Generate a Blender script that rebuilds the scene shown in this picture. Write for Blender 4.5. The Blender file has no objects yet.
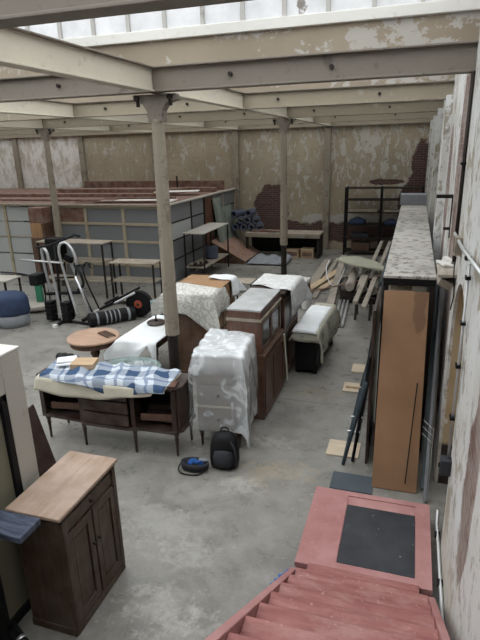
import bpy, bmesh, math, random
from mathutils import Vector, Matrix, Euler
random.seed(7)
PI = math.pi
S = bpy.context.scene
COL = S.collection

# ------------------------------------------------------------------ helpers
def bx(bm, x0, x1, y0, y1, z0, z1):
    v = [bm.verts.new(p) for p in ((x0,y0,z0),(x1,y0,z0),(x1,y1,z0),(x0,y1,z0),(x0,y0,z1),(x1,y0,z1),(x1,y1,z1),(x0,y1,z1))]
    for f in ((0,3,2,1),(4,5,6,7),(0,1,5,4),(1,2,6,5),(2,3,7,6),(3,0,4,7)):
        bm.faces.new([v[i] for i in f])
def ob(bm, c, s, rot=(0,0,0)):
    M = Matrix.Translation(c) @ Euler(rot).to_matrix().to_4x4()
    n = len(bm.verts); bm.verts.ensure_lookup_table()
    bx(bm, -s[0]/2, s[0]/2, -s[1]/2, s[1]/2, -s[2]/2, s[2]/2)
    bm.verts.ensure_lookup_table()
    for v in bm.verts[n:]: v.co = M @ v.co
def beam(bm, p0, p1, w, h, up=(0,0,1)):
    """rectangular bar between two points"""
    a, b = Vector(p0), Vector(p1); d = (b-a); L = d.length; d.normalize()
    u = Vector(up)
    if abs(d.dot(u)) > .99: u = Vector((0,1,0))
    s = d.cross(u).normalized(); t = s.cross(d)
    vs = []
    for e in (a, b):
        for i, j in ((-1,-1),(1,-1),(1,1),(-1,1)):
            vs.append(bm.verts.new(e + s*(w/2*i) + t*(h/2*j)))
    for f in ((0,1,2,3),(7,6,5,4),(0,4,5,1),(1,5,6,2),(2,6,7,3),(3,7,4,0)):
        bm.faces.new([vs[i] for i in f])
def cyl(bm, p0, p1, r0, r1=None, n=14):
    r1 = r0 if r1 is None else r1
    a, b = Vector(p0), Vector(p1); d = (b-a).normalized()
    u = Vector((0,0,1)) if abs(d.z) < .95 else Vector((1,0,0))
    s = d.cross(u).normalized(); t = s.cross(d)
    r = []
    for e, q in ((a,r0),(b,r1)):
        r.append([bm.verts.new(e + (s*math.cos(2*PI*k/n) + t*math.sin(2*PI*k/n))*q) for k in range(n)])
    for k in range(n):
        bm.faces.new([r[0][k], r[0][(k+1)%n], r[1][(k+1)%n], r[1][k]])
    bm.faces.new(r[0][::-1]); bm.faces.new(r[1])
def lathe(bm, prof, n=24, c=(0,0,0)):
    rings = []
    for r, z in prof:
        rings.append([bm.verts.new((c[0]+r*math.cos(2*PI*k/n), c[1]+r*math.sin(2*PI*k/n), c[2]+z)) for k in range(n)])
    for a, b in zip(rings, rings[1:]):
        for k in range(n):
            bm.faces.new([a[k], a[(k+1)%n], b[(k+1)%n], b[k]])
    bm.faces.new(rings[0][::-1]); bm.faces.new(rings[-1])
def tube(bm, pts, r, n=10, smooth=0):
    """bent round tube through the points (corners rounded by sampling)"""
    P = [Vector(p) for p in pts]
    if smooth:
        for _ in range(smooth):
            Q = [P[0]]
            for a, b in zip(P, P[1:]):
                Q += [a.lerp(b, .25), a.lerp(b, .75)]
            Q.append(P[-1]); P = Q
    rings = []
    u = None
    for i, p in enumerate(P):
        d = (P[min(i+1, len(P)-1)] - P[max(i-1, 0)]).normalized()
        if u is None:
            u = Vector((0,0,1)) if abs(d.z) < .9 else Vector((1,0,0))
        s = d.cross(u).normalized(); t = s.cross(d).normalized(); u = t
        rings.append([bm.verts.new(p + (s*math.cos(2*PI*k/n) + t*math.sin(2*PI*k/n))*r) for k in range(n)])
    for a, b in zip(rings, rings[1:]):
        for k in range(n):
            bm.faces.new([a[k], a[(k+1)%n], b[(k+1)%n], b[k]])
    bm.faces.new(rings[0][::-1]); bm.faces.new(rings[-1])
def prism(bm, pts, a0, a1, axis='z'):
    """polygon extruded along an axis; pts are the two other coordinates in order"""
    def P(u, v, w):
        return (u,v,w) if axis == 'z' else ((w,u,v) if axis == 'x' else (u,w,v))
    A = [bm.verts.new(P(u,v,a0)) for u, v in pts]; B = [bm.verts.new(P(u,v,a1)) for u, v in pts]
    n = len(pts)
    for k in range(n):
        bm.faces.new([A[k], A[(k+1)%n], B[(k+1)%n], B[k]])
    bm.faces.new(A[::-1]); bm.faces.new(B)
def mk(name, bm, mat, parent=None, bev=0, smooth=False, loc=None, rz=0, solid=0, sub=0):
    bmesh.ops.recalc_face_normals(bm, faces=bm.faces[:])
    me = bpy.data.meshes.new(name); bm.to_mesh(me); bm.free()
    o = bpy.data.objects.new(name, me); COL.objects.link(o)
    me.materials.append(mat)
    if smooth:
        for p in me.polygons: p.use_smooth = True
    if solid:
        m = o.modifiers.new('s', 'SOLIDIFY'); m.thickness = solid; m.offset = 1
    if sub:
        m = o.modifiers.new('u', 'SUBSURF'); m.levels = sub; m.render_levels = sub
    if bev:
        m = o.modifiers.new('b', 'BEVEL'); m.width = bev; m.segments = 2; m.limit_method = 'ANGLE'; m.angle_limit = .6
    if parent: o.parent = parent
    if loc: o.location = loc
    if rz: o.rotation_euler = (0,0,rz)
    return o
def box(name, mat, parent, *a, bev=.004):
    bm = bmesh.new(); bx(bm, *a); return mk(name, bm, mat, parent, bev)
def tag(o, label, cat, group=None):
    o['label'] = label; o['category'] = cat
    if group: o['group'] = group
    return o
def thing(name, label, cat, loc=(0,0,0), rz=0, group=None):
    o = bpy.data.objects.new(name, None); COL.objects.link(o)
    o.location = loc; o.rotation_euler = (0,0,rz); o.empty_display_size = .2
    return tag(o, label, cat, group)
def struct(name, bm, mat, bev=0, **k):
    o = mk(name, bm, mat, None, bev, **k); o['kind'] = 'structure'; return o
NB = bmesh.new

# ------------------------------------------------------------------ node helper
class N:
    def __init__(s, name, rough=.7, metal=0, spec=.3):
        s.m = bpy.data.materials.new(name); s.m.use_nodes = True
        s.t = s.m.node_tree; s.n = s.t.nodes
        s.b = s.n['Principled BSDF']; s.b.inputs['Roughness'].default_value = rough
        s.b.inputs['Metallic'].default_value = metal
        s.b.inputs['Specular IOR Level'].default_value = spec
        s.co = s.n.new('ShaderNodeTexCoord')
        s.pos = s.co.outputs['Object']; s.uv = s.co.outputs['UV']
    def L(s, a, b): s.t.links.new(a, b)
    def put(s, sock, v):
        if hasattr(v, 'is_linked') or hasattr(v, 'links'): s.L(v, sock)
        elif isinstance(v, (tuple, list)): sock.default_value = (*v, 1) if len(v) == 3 and sock.type == 'RGBA' else v
        else: sock.default_value = v
    def math(s, op, a, b=0, clamp=False):
        n = s.n.new('ShaderNodeMath'); n.operation = op; n.use_clamp = clamp
        s.put(n.inputs[0], a); s.put(n.inputs[1], b); return n.outputs[0]
    def scale(s, vec, k):
        n = s.n.new('ShaderNodeMapping'); s.L(vec, n.inputs[0]); n.inputs['Scale'].default_value = k; return n.outputs[0]
    def shift(s, vec, k):
        n = s.n.new('ShaderNodeMapping'); s.L(vec, n.inputs[0]); n.inputs['Location'].default_value = k; return n.outputs[0]
    def noise(s, sc, det=5, vec=None, rough=.55, dist=0):
        n = s.n.new('ShaderNodeTexNoise'); s.L(vec or s.pos, n.inputs['Vector'])
        n.inputs['Scale'].default_value = sc; n.inputs['Detail'].default_value = det
        n.inputs['Roughness'].default_value = rough; n.inputs['Distortion'].default_value = dist
        return n.outputs['Fac']
    def step(s, v, a, b):
        n = s.n.new('ShaderNodeMapRange'); s.put(n.inputs[0], v); n.inputs[1].default_value = a; n.inputs[2].default_value = b; return n.outputs[0]
    def mix(s, f, a, b, mode='MIX'):
        n = s.n.new('ShaderNodeMix'); n.data_type = 'RGBA'; n.blend_type = mode
        s.put(n.inputs[0], f); s.put(n.inputs[6], a); s.put(n.inputs[7], b); return n.outputs[2]
    def xyz(s, vec=None):
        n = s.n.new('ShaderNodeSeparateXYZ'); s.L(vec or s.pos, n.inputs[0]); return n.outputs
    def comb(s, x, y, z=0):
        n = s.n.new('ShaderNodeCombineXYZ'); s.put(n.inputs[0], x); s.put(n.inputs[1], y); s.put(n.inputs[2], z); return n.outputs[0]
    def blob(s, u, v, cu, cv, ru, rv, nz, k=1.2, soft=.08):
        a = s.math('DIVIDE', s.math('SUBTRACT', u, cu), ru); b = s.math('DIVIDE', s.math('SUBTRACT', v, cv), rv)
        d = s.math('SQRT', s.math('ADD', s.math('MULTIPLY', a, a), s.math('MULTIPLY', b, b)))
        d = s.math('ADD', d, s.math('MULTIPLY', s.math('SUBTRACT', nz, .5), k*2))
        return s.step(d, 1+soft, 1-soft)
    def bump(s, h, k=.3, d=.01):
        n = s.n.new('ShaderNodeBump'); n.inputs['Strength'].default_value = k; n.inputs['Distance'].default_value = d
        s.L(h, n.inputs['Height']); s.L(n.outputs[0], s.b.inputs['Normal'])
    def out(s, c):
        s.put(s.b.inputs['Base Color'], c); return s.m

def plain(name, c, rough=.6, metal=0, var=.18, sc=6, spec=.18):
    m = N(name, rough, metal, spec); f = m.noise(sc, 6)
    return m.out(m.mix(f, tuple(x*(1-var*1.6) for x in c), tuple(min(1, x*(1+var)) for x in c)))
def wood(name, c1, c2, axis='x', sc=3, rough=.5, dust=0, spec=.3, stretch=14, dustc=(.45,.42,.38)):
    m = N(name, rough, 0, spec)
    k = {'x': (1, stretch, stretch), 'y': (stretch, 1, stretch), 'z': (stretch, stretch, 1)}[axis]
    v = m.scale(m.pos, k)
    g = m.noise(sc, 6, v, .6, .6)
    c = m.mix(m.step(g, .3, .7), c1, c2)
    c = m.mix(m.math('MULTIPLY', m.step(m.noise(2.2, 3), .45, .7), .35), c, tuple(x*.6 for x in c1))
    if dust:
        c = m.mix(m.math('MULTIPLY', m.step(m.noise(5, 6), .35, .65), dust), c, dustc)
    m.bump(g, .25, .004)
    return m.out(c)

# floor: worn concrete
m = N('concrete_floor', .62, 0, .35)
x, y, z = m.xyz()
n1 = m.noise(.55, 8, rough=.62); n2 = m.noise(3.2, 8, rough=.65); n3 = m.noise(14, 6, rough=.7); n4 = m.noise(1.3, 6, m.shift(m.pos, (9,3,1)), .6, .8)
c = m.mix(m.step(n1, .3, .7), (.145,.139,.125), (.255,.245,.222))
c = m.mix(m.math('MULTIPLY', m.step(n2, .45, .72), .55), c, (.335,.325,.298))
c = m.mix(m.math('MULTIPLY', m.step(n4, .52, .64), .5), c, (.115,.108,.097))
c = m.mix(m.math('MULTIPLY', m.step(n3, .60, .70), .45), c, (.42,.41,.38))
nb = m.noise(6.5, 8, rough=.7)
for (cx, cy, rx, ry, col, a) in (
    (-1.62,4.75,.22,.13,(.50,.49,.46),.75), (-1.75,3.0,.3,.16,(.52,.50,.46),.7), (-1.45,5.0,.18,.2,(.36,.28,.17),.55), (-1.15,5.15,.3,.16,(.36,.28,.17),.55),
    (-1.2,7.3,.4,.22,(.34,.28,.19),.5), (-1.75,3.6,.3,.14,(.44,.43,.40),.6), (-1.35,3.55,.14,.12,(.1,.095,.09),.7), (-1.75,4.05,.16,.07,(.13,.125,.12),.6), (-1.45,5.75,.25,.12,(.47,.46,.43),.6),
    (-2.0,6.5,.5,.3,(.15,.145,.14),.5), (-1.25,4.85,.13,.1,(.12,.11,.1),.6), (-2.2,3.95,.35,.25,(.40,.39,.36),.5), (-1.4,2.7,.3,.25,(.48,.46,.43),.6), (-3.2,4.6,.9,.2,(.16,.155,.145),.45), (-.95,8.3,.5,.12,(.14,.135,.13),.5)):
    c = m.mix(m.math('MULTIPLY', m.math('MULTIPLY', m.blob(x, y, cx, cy, rx, ry, nb, 3.0, .35), a*.6), m.step(n3, .25, .6)), c, col)
grain = m.noise(42, 4, rough=.8); mid = m.noise(7.5, 8, rough=.75)
c = m.mix(m.math('MULTIPLY', m.step(mid, .42, .30), .55), c, (.10,.096,.088))
c = m.mix(m.math('MULTIPLY', m.step(mid, .58, .68), .35), c, (.37,.36,.33))
c = m.mix(m.math('MULTIPLY', m.step(grain, .55, .75), .35), c, (.40,.39,.36)); c = m.mix(m.math('MULTIPLY', m.step(grain, .42, .25), .35), c, (.09,.088,.08))
# expansion joints
for axis_, vals in ((x, (-5.1,)), (y, (6.95, 10.2))):
    for q in vals:
        d = m.math('ABSOLUTE', m.math('SUBTRACT', axis_, q))
        c = m.mix(m.math('MULTIPLY', m.step(d, .02, .006), .6), c, (.12,.115,.105))
m.L(m.step(n2, .1, 1.2), m.b.inputs['Roughness']); m.bump(n3, .15, .004)
FLOOR = m.out(c)

def brickcol(m, u, v, sc=1.0):
    br = m.n.new('ShaderNodeTexBrick'); m.L(m.comb(u, v, 0), br.inputs['Vector'])
    br.inputs['Color1'].default_value = (.115,.055,.045,1); br.inputs['Color2'].default_value = (.07,.04,.036,1)
    br.inputs['Mortar'].default_value = (.19,.165,.14,1); br.inputs['Scale'].default_value = 4.2*sc
    br.inputs['Mortar Size'].default_value = .022; br.inputs['Brick Width'].default_value = .95; br.inputs['Row Height'].default_value = .32
    return br.outputs['Color'], br.outputs['Fac']
# back wall: tan distemper peeling to grey plaster, brick where plaster fell
m = N('peeling_back_wall', .85)
x, y, z = m.xyz()
big = m.noise(.7, 5); pe = m.noise(3.6, 9, m.scale(m.pos, (1.4, 1, .7)), .7, .4); fine = m.noise(9, 6)
c = m.mix(m.step(big, .3, .7), (.32,.27,.195), (.44,.38,.285))
c = m.mix(m.math('MULTIPLY', m.step(fine, .5, .62), .25), c, (.2,.165,.12))
hi = m.step(z, .6, 3.4)
lx = m.step(x, -7.5, -2.0)
th = m.math('ADD', pe, m.math('ADD', m.math('MULTIPLY', hi, .09), m.math('MULTIPLY', lx, .07)))
c = m.mix(m.math('MULTIPLY', m.step(th, .655, .675), .8), c, (.52,.50,.455))
c = m.mix(m.math('MULTIPLY', m.step(m.noise(4, 6, m.scale(m.pos, (3, 1, .35))), .58, .72), .45), c, (.20,.165,.12))
# whitewashed left end
wl = m.step(m.math('ADD', x, m.math('MULTIPLY', m.math('SUBTRACT', pe, .5), 1.0)), -12.5, -12.9)
c = m.mix(wl, c, m.mix(m.step(pe, .45, .6), (.74,.73,.70), (.50,.46,.39)))
# brick zones
bc, bf = brickcol(m, x, z)
bn = m.noise(1.7, 6, m.shift(m.pos, (3,2,7)), .6)
msk = None
for (cx, cz, rx, rz_) in ((-4.95,1.35,.62,.85), (-2.6,.65,2.8,.34), (.42,2.75,.55,1.0), (.1,1.6,.5,1.0), (-.85,2.36,.6,.1), (-4.2,.75,.9,.3)):
    b = m.blob(x, z, cx, cz, rx, rz_, bn, .9)
    msk = b if msk is None else m.math('MAXIMUM', msk, b)
edge = m.math('MULTIPLY', m.step(m.noise(5, 5), .45, .55), 1)
# pale exposed render band over the low brickwork
pb = m.blob(x, z, -2.2, 1.0, 2.0, .25, bn, .8)
c = m.mix(pb, c, (.46,.44,.39))
c = m.mix(msk, c, bc)
m.bump(m.math('ADD', m.step(th, .655, .675), m.math('MULTIPLY', msk, -.8)), .5, .02)
BACKWALL = m.out(c)

# right wall: white limewash over brick
m = N('limewashed_side_wall', .8)
x, y, z = m.xyz()
pv = m.scale(m.pos, (1, .9, .8)); pe = m.noise(3.2, 9, pv, .68, .3); big = m.noise(.8, 4)
c = m.mix(m.step(big, .35, .65), (.64,.65,.65), (.52,.51,.48))
c = m.mix(m.step(m.noise(2.4, 8, pv, .7), .56, .59), c, (.33,.30,.24)); c = m.mix(m.math('MULTIPLY', m.step(m.noise(5.2, 8, m.scale(m.pos, (1,1.4,.6)), .7), .55, .6), .7), c, (.24,.21,.175))
c = m.mix(m.math('MULTIPLY', m.step(m.noise(11, 6, pv), .6, .68), .7), c, (.33,.28,.22))
low = m.step(z, 1.0, .3)
c = m.mix(m.math('MULTIPLY', low, .6), c, (.50,.455,.37))
bc, bf = brickcol(m, y, z)
bc = m.mix(m.step(pe, .4, .56), m.mix(.2, bc, (.36,.22,.18)), m.mix(.45, bc, (.52,.45,.41)))
bn = m.noise(2.0, 6, m.shift(m.pos, (5,1,2)), .6)
msk = None
for (cy, cz, ry, rz_) in ((6.35,3.0,.50,1.5), (6.0,1.7,.3,1.0), (3.0,1.55,.22,.75), (8.2,2.9,.4,1.0), (10.6,2.9,.35,.9), (3.0,3.0,.3,.5), (13.8,2.9,.5,1.0)):
    b = m.blob(y, z, cy, cz, ry, rz_, bn, .7)
    msk = b if msk is None else m.math('MAXIMUM', msk, b)
msk = m.math('MULTIPLY', msk, m.step(pe, .30, .34))
c = m.mix(msk, c, bc)
m.bump(m.math('ADD', pe, m.math('MULTIPLY', msk, m.math('MULTIPLY', bf, -1))), .45, .02)
SIDEWALL = m.out(c)

m = N('tan_plaster_reveal', .85); f = m.noise(2.5, 8); c = m.mix(m.step(f, .3, .7), (.36,.27,.16), (.46,.37,.24))
c = m.mix(m.step(m.noise(6, 6), .64, .68), c, (.55,.53,.48))
z = m.xyz()[2]; c = m.mix(m.step(z, .52, .48), c, (.035,.025,.022)); REVEAL = m.out(c)
m = N('peeling_beam_board', .8); pe = m.noise(4.0, 9, m.scale(m.pos, (1,1,1.3)), .7)
x = m.xyz()[0]
c = m.mix(m.step(m.noise(1.1, 4), .3, .7), (.24,.20,.15), (.32,.27,.205))
c = m.mix(m.math('MULTIPLY', m.step(m.math('ADD', pe, m.math('MULTIPLY', m.step(x, -2.4, -.3), .12)), .60, .615), .85), c, (.42,.40,.37))
PANEL = m.out(c)
def paint(name, c, d, rough=.6, amt=.6, th=.6):
    m = N(name, rough); f = m.noise(3, 8, rough=.65); g = m.noise(.9, 3)
    k = m.mix(m.step(g, .3, .7), tuple(q*.88 for q in c), c)
    k = m.mix(m.math('MULTIPLY', m.step(f, th, th+.05), amt), k, d)
    k = m.mix(m.math('MULTIPLY', m.step(m.noise(13, 6), .6, .75), .5), k, d)
    return m.out(k)
STEEL_G = paint('grey_painted_steel', (.21,.185,.155), (.09,.075,.062))
STEEL_T = paint('tan_painted_steel', (.31,.272,.205), (.40,.37,.31), th=.6)
STEEL_C = paint('cream_painted_steel', (.56,.52,.43), (.33,.285,.22), th=.63)
SILL = paint('white_painted_sill', (.66,.65,.61), (.40,.37,.32), th=.66)
MULL = paint('grey_glazing_bar', (.40,.39,.37), (.2,.18,.15))
COLP = paint('stone_coloured_column_paint', (.285,.25,.195), (.13,.105,.08), th=.54)
COLD = paint('dark_brown_column_paint', (.018,.013,.011), (.05,.04,.034))
CREAMWALL = paint('cream_partition_paint', (.42,.40,.355), (.29,.265,.22), th=.62)
REDP = None
m = N('worn_red_stair_paint', .55); p = m.pos
g = m.noise(2.0, 6, m.scale(p, (1, 9, 1)), .6, .3); w = m.noise(3.0, 9, m.scale(p, (1,2,1)), .7); f = m.noise(22, 5)
c = m.mix(m.step(g, .3, .7), (.20,.068,.062), (.32,.135,.125))
c = m.mix(m.math('MULTIPLY', m.step(w, .48, .7), .6), c, (.42,.255,.235))
c = m.mix(m.math('MULTIPLY', m.step(f, .64, .72), .4), c, (.62,.42,.38))
c = m.mix(m.math('MULTIPLY', m.step(m.noise(1.6,6,m.shift(p,(4,4,4))), .58, .7), .5), c, (.15,.035,.035))
REDP = m.out(c)
m = N('red_landing_paint', .55); w = m.noise(2.2, 8, rough=.65); f = m.noise(20, 5)
c = m.mix(m.step(w, .3, .7), (.29,.115,.11), (.43,.235,.225)); c = m.mix(m.math('MULTIPLY', m.step(f, .62, .74), .4), c, (.6,.36,.33))
REDL = m.out(c)
m = N('black_rubber_mat', .7); f = m.noise(28, 4); g = m.noise(3, 6)
c = m.mix(m.step(g, .3, .7), (.02,.022,.026), (.042,.045,.052)); c = m.mix(m.step(f, .72, .76), c, (.3,.28,.26)); RUBBER = m.out(c)

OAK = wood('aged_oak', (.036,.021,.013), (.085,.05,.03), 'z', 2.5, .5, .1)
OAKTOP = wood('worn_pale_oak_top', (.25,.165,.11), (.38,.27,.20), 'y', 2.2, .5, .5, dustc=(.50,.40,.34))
MAHOG = wood('dark_mahogany', (.013,.006,.005), (.042,.018,.012), 'x', 3, .35, .10, .4)
MAHOGZ = wood('dark_mahogany_upright', (.014,.007,.005), (.045,.02,.014), 'z', 3, .35, .06, .4)
REDWOOD = wood('reddish_cupboard_wood', (.05,.018,.010), (.145,.055,.028), 'z', 2.6, .4, .1, .45)
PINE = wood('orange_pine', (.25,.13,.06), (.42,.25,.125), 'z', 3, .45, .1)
PINED = wood('shadowy_brown_pine', (.055,.027,.015), (.12,.062,.033), 'z', 3, .5, .1)  # brown pine with shade worked into its colour
LIGHTW = wood('raw_light_timber', (.42,.31,.19), (.60,.47,.31), 'y', 3, .6, .2)
GREYW = wood('weathered_grey_timber', (.20,.17,.135), (.36,.32,.265), 'y', 3, .8, .4)
GREYWX = wood('weathered_grey_shelf_timber', (.20,.165,.12), (.33,.28,.21), 'x', 3, .8, .4)
BROWNW = wood('brown_roof_timber', (.10,.045,.028), (.19,.085,.055), 'x', 3, .7, .25)
ROUNDW = wood('round_table_veneer', (.33,.20,.13), (.45,.29,.20), 'x', 1.6, .4, .2)
PLY = wood('pale_plywood', (.50,.40,.28), (.64,.53,.39), 'x', 2, .6, .25)
REDBD = wood('red_brown_planks', (.20,.105,.07), (.33,.19,.135), 'y', 3, .6, .25)
FRAMEW = paint('cream_office_frame', (.42,.36,.26), (.25,.2,.14))
CARD = plain('brown_cardboard', (.255,.150,.085), .75, var=.12, sc=1.6)
m = N('stained_cardboard', .75); p = m.pos; f = m.noise(1.5, 5)
c = m.mix(m.step(f, .3, .7), (.22,.125,.068), (.29,.172,.098)); x,y,z = m.xyz()
c = m.mix(m.math('MULTIPLY', m.blob(x, z, .17, 1.95, .07, .35, m.noise(4, 6), 1.2), .6), c, (.11,.06,.035)); CARDP = m.out(c)
CARDL = plain('light_cardboard', (.46,.335,.215), .75, var=.08)
BLACKM = plain('black_metal', (.012,.012,.013), .45, .2)
BLACKP = plain('black_plastic', (.009,.009,.010), .5)
DARKM = plain('dark_rusty_metal', (.032,.026,.022), .6, .2, .35)
CHROME = plain('brushed_silver_tube', (.62,.63,.65), .3, .75, .06)
ALU = plain('galvanised_conduit', (.50,.51,.51), .4, .5, .1)
WHITEP = plain('white_plastic', (.66,.66,.64), .5, var=.06)
GREYF = plain('dark_grey_fabric', (.04,.042,.048), .9)
NAVY = plain('navy_blue_cover', (.035,.052,.10), .8, var=.25)
GREYC = plain('grey_cover_cloth', (.25,.265,.285), .85)
ORANGE = plain('orange_red_disc', (.30,.07,.04), .6)
GREEN = plain('green_plastic', (.045,.20,.12), .5)
BLUE = plain('bright_blue_nylon', (.03,.11,.36), .6)
BLUEB = plain('blue_grey_roll', (.085,.10,.14), .6)
DIRTYW = None
m = N('dusty_white_board', .7); p = m.pos
f = m.noise(2.4, 9, m.scale(p, (1,.8,1)), .7); g = m.noise(9, 6, rough=.72); y = m.xyz()[1]
c = m.mix(m.step(f, .38, .6), (.43,.415,.38), (.36,.345,.315)); 
c = m.mix(m.math('MULTIPLY', m.step(m.math('ADD', g, m.math('MULTIPLY', m.step(y, 9, 5.9), .10)), .62, .68), .75), c, (.09,.08,.072))
c = m.mix(m.math('MULTIPLY', m.step(m.noise(1.1, 7, m.shift(p, (3,1,0)), .65), .56, .66), .55), c, (.2,.19,.175))
DIRTYW = m.out(c)
m = N('slate_grey_top', .35); f = m.noise(4, 6); SLATE = m.out(m.mix(m.step(f,.3,.7), (.32,.33,.33), (.50,.51,.51)))
m = N('blue_black_painted_board', .4); f = m.noise(4, 8, m.scale(m.pos, (1,6,1)), .7)
NAVYB = m.out(m.mix(m.step(f,.4,.65), (.03,.038,.06), (.12,.14,.20)))
def fabric(name, c1, c2, sc=5, rough=.9):
    m = N(name, rough, 0, .1); f = m.noise(sc, 5); m.bump(m.noise(16, 3), .3, .01)
    return m.out(m.mix(m.step(f, .3, .7), c1, c2))
WHITEC = fabric('white_cotton', (.66,.69,.71), (.80,.82,.83))
CREAMC = fabric('cream_linen', (.50,.47,.38), (.60,.57,.47))
PATC = None
m = N('lace_cloth', .9, 0, .1); u = m.scale(m.uv, (1,1,1))
v = m.n.new('ShaderNodeTexVoronoi'); m.L(u, v.inputs['Vector']); v.inputs['Scale'].default_value = 22
s1 = m.step(v.outputs['Distance'], .45, .6)
ux, uy, uz = m.xyz(m.uv)
dots = m.math('GREATER_THAN', m.math('SINE', m.math('MULTIPLY', ux, 70)), .1)
c = m.mix(m.math('MULTIPLY', s1, .38), (.62,.62,.58), (.2,.18,.15)); m.bump(s1, .4, .01); LACE = m.out(c)
m = N('white_lace_cloth', .9, 0, .1)
v = m.n.new('ShaderNodeTexVoronoi'); m.L(m.uv, v.inputs['Vector']); v.inputs['Scale'].default_value = 13
s1 = m.step(v.outputs['Distance'], .3, .45); c = m.mix(m.math('MULTIPLY', s1, .35), (.68,.69,.68), (.36,.36,.35)); m.bump(s1, .4, .01); WLACE = m.out(c)
# blue and white plaid
m = N('blue_white_plaid', .9, 0, .1); ux, uy, uz = m.xyz(m.uv)
wn = m.noise(2.6, 3, m.uv); wn2 = m.noise(2.2, 3, m.shift(m.uv, (4,7,0)))
ux, uy = m.math('ADD', m.math('ADD', ux, m.math('MULTIPLY', uy, .35)), m.math('MULTIPLY', wn, .16)), m.math('ADD', m.math('SUBTRACT', uy, m.math('MULTIPLY', ux, .2)), m.math('MULTIPLY', wn2, .12))
def stripes(q, per, off, w):
    fr = m.math('FRACT', m.math('ADD', m.math('DIVIDE', q, per), off)); return m.math('LESS_THAN', fr, w)
a = m.math('ADD', m.math('MULTIPLY', stripes(ux, .40, 0, .42), .5), m.math('MULTIPLY', stripes(uy, .40, .2, .42), .5))
b = m.math('MAXIMUM', stripes(ux, .40, .3, .10), stripes(uy, .40, .5, .10))
c = m.mix(a, (.50,.55,.60), (.045,.08,.15)); c = m.mix(m.math('MULTIPLY', b, .6), c, (.05,.09,.2)); m.bump(m.noise(14,3), .3, .01)
PLAID = m.out(c)
m = N('printed_throw', .9, 0, .1); f = m.noise(7, 5); v = m.n.new('ShaderNodeTexVoronoi'); m.L(m.uv, v.inputs['Vector']); v.inputs['Scale'].default_value = 9
c = m.mix(m.step(v.outputs['Distance'], .25, .4), (.17,.17,.14), (.42,.40,.32)); PRINT = m.out(m.mix(m.step(f,.4,.6), c, (.42,.41,.35)))
# translucent plastic sheet
m = N('clear_plastic_sheet', .22, 0, .6)
m.b.inputs['Base Color'].default_value = (.72,.75,.77,1)
f = m.noise(4.5, 5, m.scale(m.pos, (1,1,.6)), .6, 1.5); m.bump(f, .6, .02)
tr = m.n.new('ShaderNodeBsdfTransparent'); tr.inputs[0].default_value = (.93,.94,.95,1)
mx = m.n.new('ShaderNodeMixShader'); o = m.n['Material Output']
zz = m.xyz()[2]
opac = m.math('ADD', m.math('ADD', m.math('MULTIPLY', m.step(f, .5, .62), .45), m.math('ADD', .20, m.math('MULTIPLY', m.step(m.xyz()[0], .18, .30), .30))), m.math('MULTIPLY', m.step(zz, 1.0, 1.18), .50), True)
m.L(opac, mx.inputs[0])
m.L(tr.outputs[0], mx.inputs[1]); m.L(m.b.outputs[0], mx.inputs[2]); m.L(mx.outputs[0], o.inputs[0])
PLASTIC = m.m
def glassy(name, c, alpha, rough=.15, tint=(1,1,1)):
    m = N(name, rough, 0, .5); m.b.inputs['Base Color'].default_value = (*c, 1)
    tr = m.n.new('ShaderNodeBsdfTransparent'); tr.inputs[0].default_value = (*tint, 1)
    mx = m.n.new('ShaderNodeMixShader'); mx.inputs[0].default_value = alpha
    f = m.noise(5, 6); m.L(m.step(f, -.6/max(alpha,.05)*alpha, 1.0), mx.inputs[0]) if False else None
    m.L(tr.outputs[0], mx.inputs[1]); m.L(m.b.outputs[0], mx.inputs[2]); m.L(mx.outputs[0], m.n['Material Output'].inputs[0])
    return m.m
OFFGLASS = glassy('dusty_office_glass', (.20,.21,.22), .88, .5)
PALEGLASS = glassy('pale_corrugated_pane', (.46,.48,.475), .85, .5)
CABGLASS = glassy('cupboard_glass', (.12,.14,.14), .55, .1)
TABGLASS = glassy('green_tinted_glass', (.30,.42,.40), .45, .1)
OLIVE = plain('olive_frosted_glass', (.19,.18,.13), .5, var=.15, sc=1.5)
# roof glazing
m = N('dirty_white_roof_glass', .6)
f = m.noise(2.2, 9, rough=.7); g = m.noise(7, 6)
tl = m.n.new('ShaderNodeBsdfTranslucent'); c = m.mix(m.step(f, .35, .6), (.50,.515,.53), (.66,.67,.68)); c = m.mix(m.step(m.noise(3.0,7,m.shift(m.pos,(2,5,8))), .66, .69), c, (.16,.14,.12)); m.L(c, tl.inputs[0])
df = m.n.new('ShaderNodeBsdfDiffuse'); df.inputs[0].default_value = (.5,.5,.5,1)
mx = m.n.new('ShaderNodeMixShader'); mx.inputs[0].default_value = .12
m.L(tl.outputs[0], mx.inputs[1]); m.L(df.outputs[0], mx.inputs[2]); m.L(mx.outputs[0], m.n['Material Output'].inputs[0]); ROOFGLASS = m.m
def roofpane(name, c):
    m = N(name); tr = m.n.new('ShaderNodeBsdfTransparent'); tr.inputs[0].default_value = (*c, 1)
    m.L(tr.outputs[0], m.n['Material Output'].inputs[0]); return m.m
SLOPE_PANE = roofpane('added_slope_pane', (.93,.94,.94)); DIM_SLOPE_PANE = roofpane('light_dimming_slope_pane', (.50,.50,.49))  # panes of the added slopes; the darker tint dims light at the back
PLAINWALL = plain('dark_unseen_plaster', (.16,.145,.12), .85)  # unseen shell kept dark to cut light bounced onto camera-facing sides

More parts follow.
